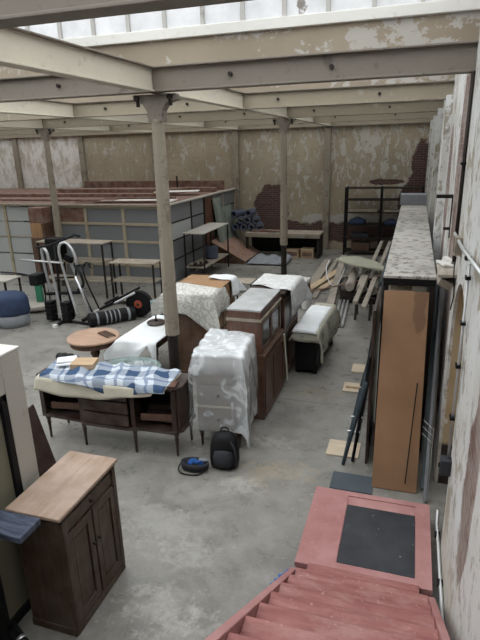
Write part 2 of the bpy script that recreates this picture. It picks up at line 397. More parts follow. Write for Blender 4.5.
# ------------------------------------------------------------------ room shell
WX = .46; BY = 19.0; LX = -22; NY = -3.0; TOP = 5.65
TY = [-.9, 2.4, 5.7, 9.0, 12.3, 15.6, 18.9]
bm = NB(); bx(bm, LX-.3, WX+1.2, NY-.3, BY+.3, -.2, 0); struct('floor', bm, FLOOR)
bm = NB(); bx(bm, LX-.3, WX+1.2, BY, BY+.3, 0, TOP); struct('wall_back', bm, BACKWALL)
bm = NB(); bx(bm, LX-.3, LX, NY, BY, 0, TOP); struct('wall_left', bm, PLAINWALL)
bm = NB(); bx(bm, LX-.3, WX+1.2, NY-.3, NY, 0, TOP); struct('wall_front', bm, PLAINWALL)
a, b, sp = 4.15, 5.4, 1.80
r = (b-a)/2; cyy = (a+b)/2
arc = [(cyy - r*math.cos(PI*k/16), sp + r*.98*math.sin(PI*k/16)) for k in range(17)]
bm = NB(); prism(bm, [(NY,0),(a,0)] + arc + [(b,0),(BY,0),(BY,TOP),(NY,TOP)], WX, WX+.42, 'x'); struct('wall_right', bm, SIDEWALL)
bm = NB(); bx(bm, WX+.42, WX+.5, a-.3, b+.3, 0, 2.8); struct('trim_1', bm, REVEAL)
# thin plaster lining of the arch reveal
bm = NB(); e_ = .012; out_ = [(cyy+(p[0]-cyy)*(1-e_/r), p[1]-(e_ if p[1] > sp else 0)) for p in [(a,0)] + arc + [(b,0)]]
for (p, q) in zip(out_, out_[1:]):
    v = [bm.verts.new(t) for t in ((WX+.03,p[0],p[1]),(WX+.42,p[0],p[1]),(WX+.42,q[0],q[1]),(WX+.03,q[0],q[1]))]; bm.faces.new(v)
struct('trim_2', bm, REVEAL, solid=.004)
# wall pilasters under the cross beams
k = 3
for yy_ in (9.0, 12.3, 15.6, 18.4):
    bm = NB(); bx(bm, WX-.10, WX+.01, yy_-.2, yy_+.2, 0, 4.25); struct('trim_%d' % k, bm, SIDEWALL, .01); k += 1
# pilasters on the back wall
for px in (-15.8, -12.65, -9.45, -6.22, -2.9):
    bm = NB(); bx(bm, px-.11, px+.11, BY-.12, BY+.01, 0, 4.2); struct('trim_%d' % k, bm, COLP, .01); k += 1
# roof glazing: sawtooth bays (added glazed slope for light + frosted upright light), boards and sills above each beam
w = 1
bmc = NB()
for i, ty in enumerate(TY[1:], 1):
    py = TY[i-1]
    bm = NB(); bx(bm, LX, WX, ty-.02, ty+.03, 4.46, 4.70); struct('ceiling_board' if False else 'trim_%d' % k, bm, PANEL); k += 1
    bm = NB(); bx(bm, LX, WX, ty-.07, ty+.05, 4.70, 4.80); struct('trim_%d' % k, bm, SILL, .006); k += 1
    # upright dirty glazing with bars
    fr = NB()
    n = 52
    for q in range(n+1):
        xq = WX-.07 - q*.43
        if xq < LX: break
        bx(fr, xq-.02, xq+.02, ty-.02, ty+.03, 4.8, 5.5)
    bx(fr, LX, WX, ty-.03, ty+.04, 5.46, 5.54)
    f = mk('window_%d' % w, fr, MULL); f['kind'] = 'structure'
    bm = NB(); v = [bm.verts.new(p) for p in ((LX,ty+.01,4.8),(WX,ty+.01,4.8),(WX,ty+.01,5.48),(LX,ty+.01,5.48))]; bm.faces.new(v)
    mk('window_pane', bm, ROOFGLASS, f); w += 1
    # added, unseen roof slope, glazed to let sky light in
    fr = NB()
    for q in range(11):
        xq = LX + q*2.24
        beam(fr, (xq, py+.06, 4.80), (xq, ty-.02, 5.50), .05, .06)
    f = mk('window_%d' % w, fr, MULL); f['kind'] = 'structure'
    bm = NB(); v = [bm.verts.new(p) for p in ((LX,py+.06,4.82),(WX,py+.06,4.82),(WX,ty,5.52),(LX,ty,5.52))]; bm.faces.new(v)
    mk('window_pane', bm, SLOPE_PANE if i < 4 else DIM_SLOPE_PANE, f); w += 1  # back bays take the tinted pane to dim the room there
bm = NB(); bx(bm, LX, WX+.4, NY, TY[0], 4.9, 5.0); struct('ceiling', bm, PLAINWALL)

# ------------------------------------------------------------------ roof steel
names = {2.4: 'grey steel cross beam nearest the camera, cutting the top left corner',
         5.7: 'grey steel cross beam resting on the tall near column',
         9.0: 'second cross beam beyond the tall near column, under peeling board',
         12.3: 'cross beam resting on the slimmer column behind the cloth-covered cupboard',
         15.6: 'cross beam just in front of the last one before the back wall',
         18.9: 'cross beam hard against the top of the back wall'}
for ty in TY[1:]:
    t = thing('cross_beam', names[ty], 'beam', (0, ty, 4.2))
    mt = STEEL_G if ty < 8 else STEEL_C if False else STEEL_G
    mt = STEEL_G if ty < 8 else STEEL_T
    box('web', mt, t, LX, WX, -.015, .015, .015, .245)
    box('flange', STEEL_G if ty < 8 else COLP, t, LX, WX, -.08, .08, 0, .018); box('flange', STEEL_G, t, LX, WX, -.08, .08, .237, .255)
    for q in range(7):
        xq = -.85 - q*1.05 if ty == 5.7 else -.6-q*1.6
        bm = NB(); cyl(bm, (xq, -.05, .13), (xq, -.012, .13), .022); mk('bolt', bm, DARKM, t)
LB = {
 -2.82: [('cream lengthwise beam sweeping from the top left corner to the tall near column'),
         ('cream lengthwise beam running back from the tall near column'),
         ('cream lengthwise beam ending at the slim middle column'),
         ('short cream lengthwise beam just beyond the slim middle column'),
         ('short cream lengthwise beam meeting the back wall pilaster behind the slim column')],
 -6.1: [None, ('cream lengthwise beam at the left edge just under the first cross beam'),
        ('pale lengthwise beam left of the tall column, between the second and third cross beams'),
        ('pale lengthwise beam just right of the tall column head, far bay'),
        ('smallest pale lengthwise beam reaching the pilaster above the office corner')],
 -9.3: [None, None, ('pale lengthwise beam at the left edge above the whitewashed wall'),
        ('pale lengthwise beam right of the leaning left column head'),
        ('pale lengthwise beam over the office roof near the back wall')]}
for lx, lab in LB.items():
    for i, l in enumerate(lab):
        if not l: continue
        y0, y1 = TY[i+1], TY[i+2]
        t = thing('lengthwise_beam', l, 'beam', (lx, (y0+y1)/2, 4.2)); h = (y1-y0)/2-.02
        box('web', STEEL_C, t, -.02, .02, -h, h, .015, .24)
        box('flange', STEEL_C, t, -.07, .07, -h, h, 0, .018); box('flange', STEEL_G, t, -.07, .07, -h, h, .235, .25)

def column(x, y, label, s=1.0):
    t = thing('cast_column', label, 'column', (x, y, 0))
    bm = NB(); lathe(bm, [(.11,0),(.11,.05),(.07,.09),(.068,1.36)], 16); mk('base_shaft', bm, COLD, t, smooth=False)
    bm = NB(); lathe(bm, [(.098*s,1.34),(.096*s,1.42),(.09*s,2.4),(.078,3.55),(.074,3.85),(.082,3.9),(.082,3.93)], 8); mk('shaft', bm, COLP, t, .012)
    bm = NB()
    prism(bm, [(-.082,3.9),(.082,3.9),(.1,4.02),(.15,4.09),(.25,4.12),(.26,4.185),(-.26,4.185),(-.25,4.12),(-.15,4.09),(-.1,4.02)], -.07, .07, 'y')
    mk('capital', bm, STEEL_G, t, .008)
    for sx in (-1, 1):
        bm = NB(); cyl(bm, (.2*sx, -.06, 4.06), (.2*sx, -.06, 4.13), .022); cyl(bm, (.2*sx,-.1,4.15), (.2*sx,-.06,4.15), .03); mk('bolt', bm, DARKM, t)
    return t
column(-2.82, 5.78, 'tall stone-coloured iron column nearest the camera, behind the plaid-covered sideboard')
column(-2.88, 12.3, 'slim stone-coloured column with a dark foot behind the white-clothed cupboard')
column(-9.25, 12.3, 'stone-coloured column at left in front of the glazed office')

# ------------------------------------------------------------------ stairs and landing
t = thing('landing', 'square red painted landing board with a recessed black mat', 'landing', (-.17, 4.15, 0))
bm = NB()
x0,x1,y0,y1 = -.575,.545,-.56,.54; mx0,mx1,my0,my1 = -.235,.415,-.47,.475
zt = .2
for q in ((x0,mx0,y0,y1),(mx1,x1,y0,y1),(mx0,mx1,y0,my0),(mx0,mx1,my1,y1)): bx(bm, *q, .15, zt)
bx(bm, mx0, mx1, my0, my1, .15, .19)
mk('deck', bm, REDL, t)
box('skirt', REDP, t, x0+.01, x1-.01, y0+.02, y1-.01, 0, .15)
tag(box('rubber_mat', RUBBER, None, -.17+mx0+.005, -.17+mx1-.005, 4.15+my0+.005, 4.15+my1-.14, .19, .198, bev=.002), 'black rubber mat lying in the recess of the red landing', 'mat')
t = thing('staircase', 'red painted wooden stairs descending to the landing from below the camera', 'stairs', (-.17, 3.5, 0))
rise, run = .175, .262
for i in range(13):
    yb = .1 - i*run; zt = .2 + .06 + i*rise if i else .215
    zt = .215 + i*rise
    box('tread', REDP, t, -.508 if i else -.46, .493 if i else .445, yb-run-.03, yb, zt-.035, zt, bev=.006)
    if i: box('riser', REDP, t, -.485, .47, yb-.035, yb-.02, zt-rise, zt-.035, bev=0)
for sx in (-1, 1):
    bm = NB(); xx = -.535 if sx < 0 else .52
    L0 = .02; yE = -.05-13*run
    prism(bm, [(L0-.12,.06),(L0-.12,.32),(L0-.15,.345),(yE,.34+13.1*rise),(yE,.0+12.0*rise)], xx-.025, xx+.025, 'x'); mk('stringer', bm, REDL, t, .005)
# blue strap under the stair
bm = NB()
for i in range(4):
    beam(bm, (-.86-.02*i, 3.60-.07*i, .02+.012*i), (-.84-.02*i, 3.45-.05*i, .03+.012*i), .06, .012)
beam(bm, (-.80,3.66,.02), (-.92,3.36,.05), .05, .03); beam(bm, (-.92,3.36,.05), (-.95,3.27,.03), .03,.03)
tag(mk('strap_bundle', bm, BLUE, None, .004), 'crumpled bright blue strap on the floor beside the red stairs', 'strap')

# ------------------------------------------------------------------ right wall fittings
def conduit(label, pts, r, clips=()):
    t = thing('conduit_pipe', label, 'pipe', pts[0]); o = Vector(pts[0])
    bm = NB(); tube(bm, [Vector(p)-o for p in pts], r, 10); mk('pipe', bm, DARKM if 'dark' in label else ALU, t, smooth=True)
    for c in clips:
        c = Vector(c)-o; bm = NB(); bx(bm, c.x-r-.012, c.x+r+.006, c.y-.035, c.y+.035, c.z-.012, c.z+.012); mk('clip', bm, BLACKP, t)
conduit('vertical grey conduit beside the tan arched recess, ending at the switch box', [(WX-.03,4.08,1.12),(WX-.03,4.08,2.75)], .010, [(WX-.03,4.08,1.5),(WX-.03,4.08,1.95),(WX-.03,4.08,2.3),(WX-.03,4.08,2.65)])
conduit('pale conduit sloping between the junction box and the right edge of the photo', [(WX-.04,5.6,2.74),(WX-.04,4.6,2.76),(WX-.04,3.2,2.86)], .014, [(WX-.04,4.1,2.79)])
conduit('white pipe running low along the wall beside the stairs', [(WX-.02,4.5,.30),(WX-.02,4.45,.17),(WX-.02,3.2,.2)], .016, [(WX-.02,4.3,.175),(WX-.02,3.7,.19)])
conduit('thin dark vertical pipe on the wall between brick strip and white paint', [(WX-.02,5.62,2.45),(WX-.02,5.62,4.2)], .018, [(WX-.02,5.62,3.4)])
t = thing('junction_box', 'beige junction box where the conduits meet high on the right wall', 'electrical box', (WX-.045, 5.15, 2.7))
box('cover', COLP, t, -.02, .045, -.06, .06, -.08, .08, bev=.008); box('bottom_lip', COLP, t, -.03, .045, -.065, .065, -.09, -.08)
bm = NB(); tube(bm, [(0,-.05,-.1),(-.01,-.05,-.25),(.02,-.04,-.45),(.0,.0,-.62)], .006, 6, 2); mk('cable', bm, BLACKP, t)
t = thing('switch_box', 'small grey switch box at the bottom of the conduit beside the arch', 'electrical box', (WX-.045, 4.08, 1.05))
box('housing', GREYF, t, -.04, .045, -.05, .05, -.07, .07, bev=.006); box('switch_lever', BLACKP, t, -.055, -.04, -.01, .01, -.02, .02)
bm = NB(); bx(bm, WX-.012, WX+.005, NY, 4.15, 0, .16); struct('gap_strip_right', bm, plain('dark_gap_strip', (.06,.057,.052), .7))  # added strip standing in for the dark floor gap beside the landing
# bracket with fallen plaster
t = thing('wall_ledge', 'crumbling timber and plaster ledge sticking out of the right wall above the arch', 'ledge', (WX, 5.62, 2.35))
box('board', GREYW, t, -.17, .02, -.30, .32, 0, .03); ob_ = NB(); ob(ob_, (-.09, -.08, -.07), (.14,.26,.08), (.2,.5,.1)); mk('lower_block', ob_, GREYW, t, .006)
ob_ = NB(); ob(ob_, (-.09,.14,.045),(.12,.24,.03),(0,.15,.3)); ob(ob_, (-.05,.24,.06),(.08,.12,.05),(.3,.1,.9)); mk('plaster_lump', ob_, SILL, t, .008)
t = thing('steel_bracket', 'dark T-shaped steel bracket bolted to the right wall over the long dusty shelf', 'bracket', (WX, 6.9, 2.98))
box('arm', DARKM, t, -.19, 0, -.04, .04, -.02, .02); box('wall_plate', DARKM, t, -.012, .0, -.03, .03, -.5, 0); box('lower_lug', DARKM, t, -.08, 0, -.03,.03,-.40,-.37)

# ------------------------------------------------------------------ near-left partition
bm = NB()
def slabx(x0, x1, y0, y1, z0, z1): bx(bm, x0, x1, y0, y1, z0, z1)
px0, px1 = -3.08, -2.78
slabx(px0, px1, 2.83, 3.03, 0, 2.19); slabx(px0, px1, -2.9, 2.83, 1.9, 2.19); slabx(px0, px1, -2.9, 1.2, 0, 1.9)
struct('wall_partition', bm, CREAMWALL, .01)
bm = NB(); bx(bm, px0-.005, px1+.005, -2.9, 3.035, 2.19, 2.21); struct('trim_%d' % k, bm, SILL, .006); k += 1
bm = NB()
for q in ((2.79,2.83,0,1.9),(1.2,1.28,0,1.9),(1.2,2.83,1.83,1.9),(1.2,2.83,0,.09)): bx(bm, px1-.05, px1-.0, q[0], q[1], q[2], q[3])
bx(bm, px1-.04, px1+.012, 2.76, 2.80, 0.06, 1.86)
d = struct('door_1', bm, BLACKM, .004)
box('glass_panel', OLIVE, d, px1-.035, px1-.02, 1.28, 2.79, .09, 1.83, bev=0)
t = thing('counter_board', 'blue-black painted board jutting out at the left edge above the oak cabinet', 'board', (-2.55, 2.36, 1.18))
box('top', NAVYB, t, -.33, .235, -.11, .10, -.05, 0, bev=.005); box('support_panel', BLACKM, t, -.33, -.14, -.02, .02, -1.18, -.05)
bm = NB(); prism(bm, [(-3.35,4.10),(-3.33,4.16),(-3.80,4.50),(-3.83,4.44)], 0, .02); bm.free()
t = thing('leaning_board', 'narrow dark brown board leaning behind the end of the cream partition', 'board', (-3.75, 4.2, 0))
bm = NB(); A = [bm.verts.new(p) for p in ((-.02,.20,0),(.02,-.25,0),(-.30,.08,.80),(-.33,.30,.80))]; bm.faces.new(A)
mk('panel', bm, MAHOGZ, t, solid=.03)
bm = NB(); beam(bm, (-.01,.19,.02), (-.32,.295,.80), .035, .035); mk('edge_batten', bm, MAHOGZ, t)

# ------------------------------------------------------------------ oak cabinet, front left
t = thing('oak_cabinet', 'tall oak cabinet with two panelled doors and a worn pale top, front left', 'cabinet', (-2.46, 2.93, 0))
W2, D2, HH = .20, .365, 1.13       # half depth (x), half width (y)
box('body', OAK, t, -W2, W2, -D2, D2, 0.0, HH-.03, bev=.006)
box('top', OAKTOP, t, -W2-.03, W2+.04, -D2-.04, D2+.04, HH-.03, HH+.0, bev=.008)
box('cornice_moulding', OAK, t, -W2-.01, W2+.025, -D2-.02, D2+.02, HH-.06, HH-.03, bev=.008)
box('plinth', OAK, t, -W2, W2+.02, -D2-.01, D2+.01, 0, .07, bev=.006)
dr = box('drawer', OAK, t, W2, W2+.015, -D2+.05, D2-.05, HH-.19, HH-.08, bev=.004)
bm = NB(); bm.free()
for s in (-1, 1):
    y0, y1 = (-D2+.04, -.01) if s < 0 else (.01, D2-.04)
    bm = NB()
    bx(bm, W2, W2+.022, y0, y0+.06, .09, HH-.22); bx(bm, W2, W2+.022, y1-.06, y1, .09, HH-.22)
    bx(bm, W2, W2+.022, y0+.06, y1-.06, .09, .17); bx(bm, W2, W2+.022, y0+.06, y1-.06, HH-.29, HH-.22)
    d = mk('door', bm, OAK, t, .004)
    box('door_panel', OAK, d, W2+.002, W2+.012, y0+.075, y1-.075, .185, HH-.305, bev=.006)
    box('pilaster', OAK, t, W2, W2+.03, s*D2-.025*(1+s)+.0, s*D2+.025*(1-s), .07, HH-.06, bev=.008)
    bm = NB(); cyl(bm, (W2+.02, s*.035, .62), (W2+.045, s*.035, .62), .011); mk('knob', bm, DARKM, t)
bm = NB(); cyl(bm, (W2+.01, 0, HH-.135), (W2+.04, 0, HH-.135), .012); mk('knob', bm, DARKM, dr)
# tool with black grips
t = thing('folded_scooter', 'black gripped handle of folded equipment lying in the bottom left corner', 'equipment', (-2.35, 2.28, .05))
bm = NB(); cyl(bm, (-.36,.12,.10), (-.02,-.06,.12), .035); mk('grip', bm, BLACKP, t, smooth=True)
bm = NB(); cyl(bm, (-.20,.035,.108), (-.17,.02,.109), .038); mk('clamp_ring', bm, CHROME, t, smooth=True)
bm = NB(); cyl(bm, (-.15,.01,.05), (.12,-.2,.02), .03); mk('tube', bm, CHROME, t, smooth=True)
bm = NB(); cyl(bm, (-.28,-.05,-.02),(-.22,-.12,-.02),.06); mk('wheel', bm, BLACKP, t, smooth=True)

# ------------------------------------------------------------------ cloth
def drape(name, mat, wx, wy, top, hang, loc, rz=0, wave=.03, freq=9, seed=1, res=.05, parent=None, cone=.32, off=(0,0), low=0.01, solid=.004, tight=False, wr=.006):
    """sheet with half sizes wx, wy of the support, hanging lengths (left,right,front,back)"""
    hl, hr, hf, hb = hang
    X0, X1, Y0, Y1 = -wx-hl, wx+hr, -wy-hf, wy+hb
    nx = max(6, int((X1-X0)/res)); ny = max(6, int((Y1-Y0)/res))
    bm = NB(); uv = bm.loops.layers.uv.new('UVMap'); G = []; R = random.Random(seed); ph = R.random()*6
    for j in range(ny+1):
        row = []
        for i in range(nx+1):
            s = X0+(X1-X0)*i/nx; q = Y0+(Y1-Y0)*j/ny
            dx = max(0, abs(s)-wx); dy = max(0, abs(q)-wy)
            ex = max(-wx, min(wx, s)); ey = max(-wy, min(wy, q))
            d = math.hypot(dx, dy) if not (dx and dy) else max(dx, dy)*1.08
            z = top - d
            sg = (1 if s > 0 else -1, 1 if q > 0 else -1)
            f = min(1, d/.25)
            along = ey if dx > dy else ex
            o = f*(.018 + wave*(.5+.5*math.sin(freq*along+ph+(2 if dx > dy else 0)+1.3*math.sin(3*along+ph))))
            if dx and dy:
                tt = dx/(dx+dy); px_ = ex + sg[0]*(o*1.1+min(dx,dy)*cone); py_ = ey + sg[1]*(o*1.1+min(dx,dy)*cone)
            elif dx: px_, py_ = ex+sg[0]*(.012+o), ey
            elif dy: px_, py_ = ex, ey+sg[1]*(.012+o)
            else:
                px_, py_ = s, q
                z += wr*(math.sin(7.3*s+ph)*math.sin(5.1*q+2*ph)+.7*math.sin(17*s+9*q+ph)) + wr
            z += f*.012*math.sin(11*along+ph*3) - (.03*math.sin(4.2*along+ph) if d > .15 and False else 0)
            if z < low: px_ += sg[0]*(low-z)*.7 if dx else 0; py_ += sg[1]*(low-z)*.7 if dy else 0; z = low
            row.append((bm.verts.new((px_, py_, z)), (s+off[0], q+off[1])))
        G.append(row)
    for j in range(ny):
        for i in range(nx):
            c = [G[j][i], G[j][i+1], G[j+1][i+1], G[j+1][i]]
            f = bm.faces.new([v[0] for v in c])
            for lp, v in zip(f.loops, c): lp[uv].uv = v[1]
    o = mk(name, bm, mat, parent, smooth=True, loc=loc, rz=rz, solid=solid)
    return o

# ------------------------------------------------------------------ sideboard
SB = (-3.43, 5.27, 0); SR = math.radians(1.0)
t = thing('sideboard', 'dark mahogany sideboard on turned legs with open side cubbies and central drawers', 'sideboard', SB, SR)
w, d, z0, z1 = .985, .25, .33, .93
bm = NB(); prism(bm, [(-w,-d+.03),(-.36,-d-.01),(-.33,-d-.05),(.33,-d-.05),(.36,-d-.01),(w-.1,-d+.0),(w,-d+.1),(w,d),(-w,d)], z1-.03, z1); mk('top', bm, MAHOG, t, .006)
bm = NB(); prism(bm, [(-w,-d+.03),(-.36,-d-.01),(-.33,-d-.05),(.33,-d-.05),(.36,-d-.01),(w-.1,-d+.0),(w,-d+.1),(w,d),(-w,d)], z0, z0+.035); mk('base', bm, MAHOG, t, .006)
box('back_panel', MAHOG, t, -w+.02, w-.02, d-.02, d, z0, z1-.03)
for xx in (-w+.03, w-.05): box('side_panel', MAHOGZ, t, xx-.015, xx+.015, -d+.06, d-.02, z0+.03, z1-.03)
for xx in (-.36, .36): box('divider', MAHOGZ, t, xx-.03, xx+.03, -d+.0, d-.02, z0+.03, z1-.03)
for xx in (-w+.03, w-.09): 
    box('front_stile', MAHOGZ, t, xx-.03, xx+.03, -d+.035, -d+.065, z0+.03, z1-.03)
for i in range(3):
    za = z0+.05+i*.17
    dd = box('drawer', MAHOG, t, -.32, .32, -d-.045, -d, za, za+.145, bev=.006)
    for sx in (-.13, .13):
        bm = NB(); tube(bm, [(sx-.03,-d-.045,za+.07),(sx-.03,-d-.065,za+.065),(sx+.03,-d-.065,za+.065),(sx+.03,-d-.045,za+.07)], .004, 6); mk('handle', bm, DARKM, dd)
for sx in (-1, 1):
    box('cubby_shelf', MAHOG, t, min(sx*.39, sx*(w-.06)), max(sx*.39, sx*(w-.06)), -d+.1, d-.02, z0+.10, z0+.12)
def leg(x, y, tt, h=.30, mat=MAHOGZ, nm='leg'):
    bm = NB(); lathe(bm, [(.012,0),(.016,.02),(.02,h*.55),(.028,h*.75),(.02,h*.8),(.033,h*.88),(.033,h)], 12, (x, y, 0)); mk(nm, bm, mat, tt, smooth=True)
for (x, y) in ((-w+.06,-d+.07),(-.36,-d+.02),(.36,-d+.02),(w-.09,-d+.07),(-w+.06,d-.04),(w-.06,d-.04)): leg(x, y, t, .33)
def at(px, py): 
    c, s = math.cos(SR), math.sin(SR); return (SB[0]+px*c-py*s, SB[1]+px*s+py*c)
# drawers leaning inside the cubbies
for sx, lab in ((-.66, 'loose drawer lying in the left cubby of the sideboard'), (.62, 'loose drawer lying in the right cubby of the sideboard')):
    X, Y = at(sx, -.02)
    tt = thing('loose_drawer', lab, 'drawer', (X, Y, z0+.122), SR+.15)
    box('tray', MAHOG, tt, -.2, .2, -.14, .14, 0, .012); box('front', REDWOOD, tt, -.2, .2, -.16, -.14, 0, .09); box('rear', MAHOG, tt, -.2,.2,.13,.14,0,.08)
    for q in (-.2, .19): box('side', MAHOG, tt, q, q+.01, -.14, .14, 0, .08)
X, Y = at(-.05, .0)
o = drape('white_undercloth', CREAMC, .875, .262, z1+.004, (.03,.0,.22,.0), (X+.0,Y-.03,0), SR, .008, 6, 3, .04, off=(0,0), wr=.003)
# trim the hem into a sagging curve
for v in o.data.vertices:
    if v.co.z < z1-.02: 
        k_ = .35+.65*max(0, math.cos((v.co.x+.35)*1.5)); v.co.z = z1 - (z1-v.co.z)*k_*(1.0 if v.co.x < .75 else .3)
tag(o, 'cream cloth hanging over the front edge of the sideboard under the plaid', 'cloth')
o = drape('plaid_blanket', PLAID, .86, .26, z1+.024, (.0,.0,.14,.0), (X+.03,Y-.035,0), SR, .02, 8, 5, .035, off=(.1,.0), wr=.014)
for v in o.data.vertices:
    x = v.co.x
    if v.co.z < z1-.0: v.co.z = z1+.01 - (z1+.01-v.co.z)*(.25+.9*max(0, math.sin(x*3.1+.9))**2)
    else: v.co.z += .035*max(0, math.sin(7*x+5*v.co.y+2*math.sin(4*x)))**3 + .02*max(0, math.sin(13*x-9*v.co.y))**4
    v.co.y += .02*math.sin(6*x)
tag(o, 'crumpled blue and white plaid blanket spread over the sideboard top', 'blanket')
X, Y = at(-.42, .03)
t = thing('cardboard_box', 'small light cardboard box lying on the plaid blanket', 'box', (X, Y, z1+.058), .25)
box('carton', CARDL, t, -.15, .15, -.12, .12, 0, .07); box('flap', CARDL, t, -.15, .15, -.005, .005, .07, .073)
X, Y = at(-.70, .06)
t = thing('folded_cloth', 'folded white cloth bundle lying left of the small cardboard box', 'cloth', (X, Y, z1+.06), .5)
bm = NB(); bx(bm, -.13,.13,-.11,.11,0,.03); mk('lower_fold', bm, WHITEC, t, .014); bm = NB(); ob(bm, (.0,.01,.045), (.25,.18,.03), (0,0,.1)); mk('upper_fold', bm, WHITEC, t, .014)
X, Y = at(-.83, .17)
bm = NB()
for q in ((0,0,.04,.08),(.08,.03,.03,.07),(-.07,.02,.03,.06),(.02,-.05,.02,.06)):
    lathe(bm, [(.01,q[2]-q[3]+.03),(q[3]*.8,q[2]-.02),(q[3],q[2]),(q[3]*.7,q[2]+.04),(.01,q[2]+.055)], 10, (q[0],q[1],0))
tag(mk('black_pouch', bm, BLACKP, None, loc=(X,Y,z1+.05), smooth=True), 'small crumpled black pouch at the back left corner of the sideboard', 'pouch')
X, Y = at(.70, -.10)
t = thing('wooden_board', 'small reddish wooden board lying on the right end of the sideboard', 'board', (X+.08, Y-.04, z1+.004), .12)
box('plank', REDWOOD, t, -.16, .14, -.08, .08, 0, .022); box('cleat', REDWOOD, t, -.14, -.10, -.08,.08,.022,.034)

# ------------------------------------------------------------------ plastic wrapped drawers
WC = (-2.14, 5.84, 0); WR = math.radians(7)
t = thing('chest_of_drawers', 'tall grey chest of drawers wrapped in clear plastic beside the sideboard', 'chest', WC, WR)
CH = paint('grey_chest_paint', (.30,.27,.245), (.2,.17,.15))
box('carcass', CH, t, -.275, .275, -.41, .42, .22, 1.21, bev=.006)
for i, (a_, b_) in enumerate(((.25,.56),(.60,.86),(.90,1.16))):
    dd = box('drawer', CH, t, -.255, .255, -.435, -.41, a_, b_, bev=.006)
    bm = NB(); cyl(bm, (0,-.455,(a_+b_)/2),(0,-.43,(a_+b_)/2),.014); mk('knob', bm, DARKM, dd)
box('tape_band', CREAMC, t, -.28, .28, -.438, -.405, .565, .595)
box('top', CH, t, -.295, .295, -.43, .44, 1.21, 1.25, bev=.006)
for (x, y) in ((-.24,-.38),(.24,-.38),(-.24,.38),(.24,.38)): leg(x, y, t, .22)
o = drape('plastic_sheet', PLASTIC, .305, .455, 1.265, (.30,1.10,1.0,.3), (WC[0],WC[1]+.02,0), WR, .026, 13, 11, .03, cone=.05, low=.012, solid=0, wr=.006)
for v in o.data.vertices:   # crumple
    h = v.co.z; k_ = .006 if h < 1.05 else .011
    v.co += Vector((math.sin(23*v.co.y+9*h), math.sin(21*v.co.x+13*h), .5*math.sin(19*v.co.x+15*v.co.y)))*k_
    v.co.z = max(.012, v.co.z)
tag(o, 'clear plastic dust sheet draped over the grey chest of drawers', 'plastic sheet')
# backpack
t = thing('backpack', 'black backpack standing on the floor against the wrapped chest', 'backpack', (-1.90, 5.05, 0), math.radians(8))
bm = NB()
prof = [(.10,.0),(.165,.02),(.18,.12),(.175,.26),(.15,.36),(.10,.42),(.03,.44)]
lathe(bm, prof, 20)
for v in bm.verts: v.co.y *= .62; v.co.y += .06*(v.co.z/.44)
mk('bag_body', bm, BLACKP, t, smooth=True)
bm = NB(); lathe(bm, [(.05,.04),(.12,.06),(.125,.16),(.10,.24),(.03,.26)], 16, (0,-.06,0))
for v in bm.verts: v.co.y = -.06 + (v.co.y+.06)*.55 
mk('front_pocket', bm, GREYF, t, smooth=True)
bm = NB(); tube(bm, [(-.05,.07,.42),(-.04,.08,.48),(.04,.08,.48),(.05,.07,.42)], .009, 8, 2); mk('top_handle', bm, BLACKP, t)
bm = NB(); tube(bm, [(.09,-.06,.38),(.15,-.1,.30),(.16,-.08,.12),(.12,-.02,.03)], .014, 8, 2); mk('shoulder_strap', bm, GREYF, t)
# camera bag
t = thing('shoulder_bag', 'small open brown bag with blue contents lying left of the backpack', 'bag', (-2.22, 4.90, 0), .1)
bm = NB(); lathe(bm, [(.12,0),(.16,.02),(.175,.08),(.17,.11),(.15,.11),(.14,.04),(.02,.03)], 20)
for v in bm.verts: v.co.y *= .55
mk('pouch_body', bm, GREYF, t, smooth=True)
bm = NB()
for q in range(5): ob(bm, (-.05+.03*q, .01*(q%2), .09+.012*(q%3)), (.06,.07,.035), (.3*q,.4,.7*q))
mk('blue_lining', bm, BLUE, t, .012)
bm = NB(); tube(bm, [(-.16,0,.09),(-.19,-.06,.04),(-.15,-.12,.012),(0,-.14,.012),(.1,-.11,.012),(.16,0,.09)], .008, 8, 2); mk('strap', bm, BLACKP, t)
bm = NB(); ob(bm, (.1,.02,.13),(.1,.05,.02),(0,.2,.3)); mk('zip_flap', bm, GREYC, t, .006)

# ------------------------------------------------------------------ glass cupboard
t = thing('glazed_cupboard', 'reddish wooden cupboard with glazed upper doors and a slate grey top', 'cupboard', (-1.99, 6.80, 0))
box('lower_body', REDWOOD, t, -.25, .25, -.55, .55, .0, .92, bev=.006)
box('waist_moulding', PINED, t, -.26, .28, -.565, .565, .92, .97, bev=.01)
box('upper_body', REDWOOD, t, -.25, .20, -.54, .54, .97, 1.42, bev=.004)
box('pale_band', GREYWX, t, -.26, .235, -.555, .555, 1.42, 1.46, bev=.004)
box('cornice', REDWOOD, t, -.25, .22, -.55, .55, 1.46, 1.56, bev=.01)
box('top_slab', SLATE, t, -.25, .22, -.55, .55, 1.56, 1.585, bev=.004)
for (ya, yb) in ((-.53,-.01),(.01,.53)):
    bm = NB()
    bx(bm, .25,.275, ya, ya+.06, .06,.88); bx(bm, .25,.275, yb-.06, yb, .06,.88); bx(bm, .25,.275, ya+.06,yb-.06,.06,.13); bx(bm, .25,.275,ya+.06,yb-.06,.80,.88)
    d = mk('door', bm, REDWOOD, t, .004); box('door_panel', REDWOOD, d, .252,.262, ya+.07, yb-.07, .14,.79, bev=.008)
    bm = NB()
    bx(bm, .20,.225, ya, ya+.05, .98,1.41); bx(bm, .20,.225, yb-.05, yb, .98,1.41); bx(bm, .20,.225, ya+.05,yb-.05,.98,1.03); bx(bm, .20,.225,ya+.05,yb-.05,1.36,1.41)
    d = mk('glazed_door', bm, REDWOOD, t, .004); box('glass', CABGLASS, d, .208,.212, ya+.05, yb-.05, 1.03,1.36, bev=0)
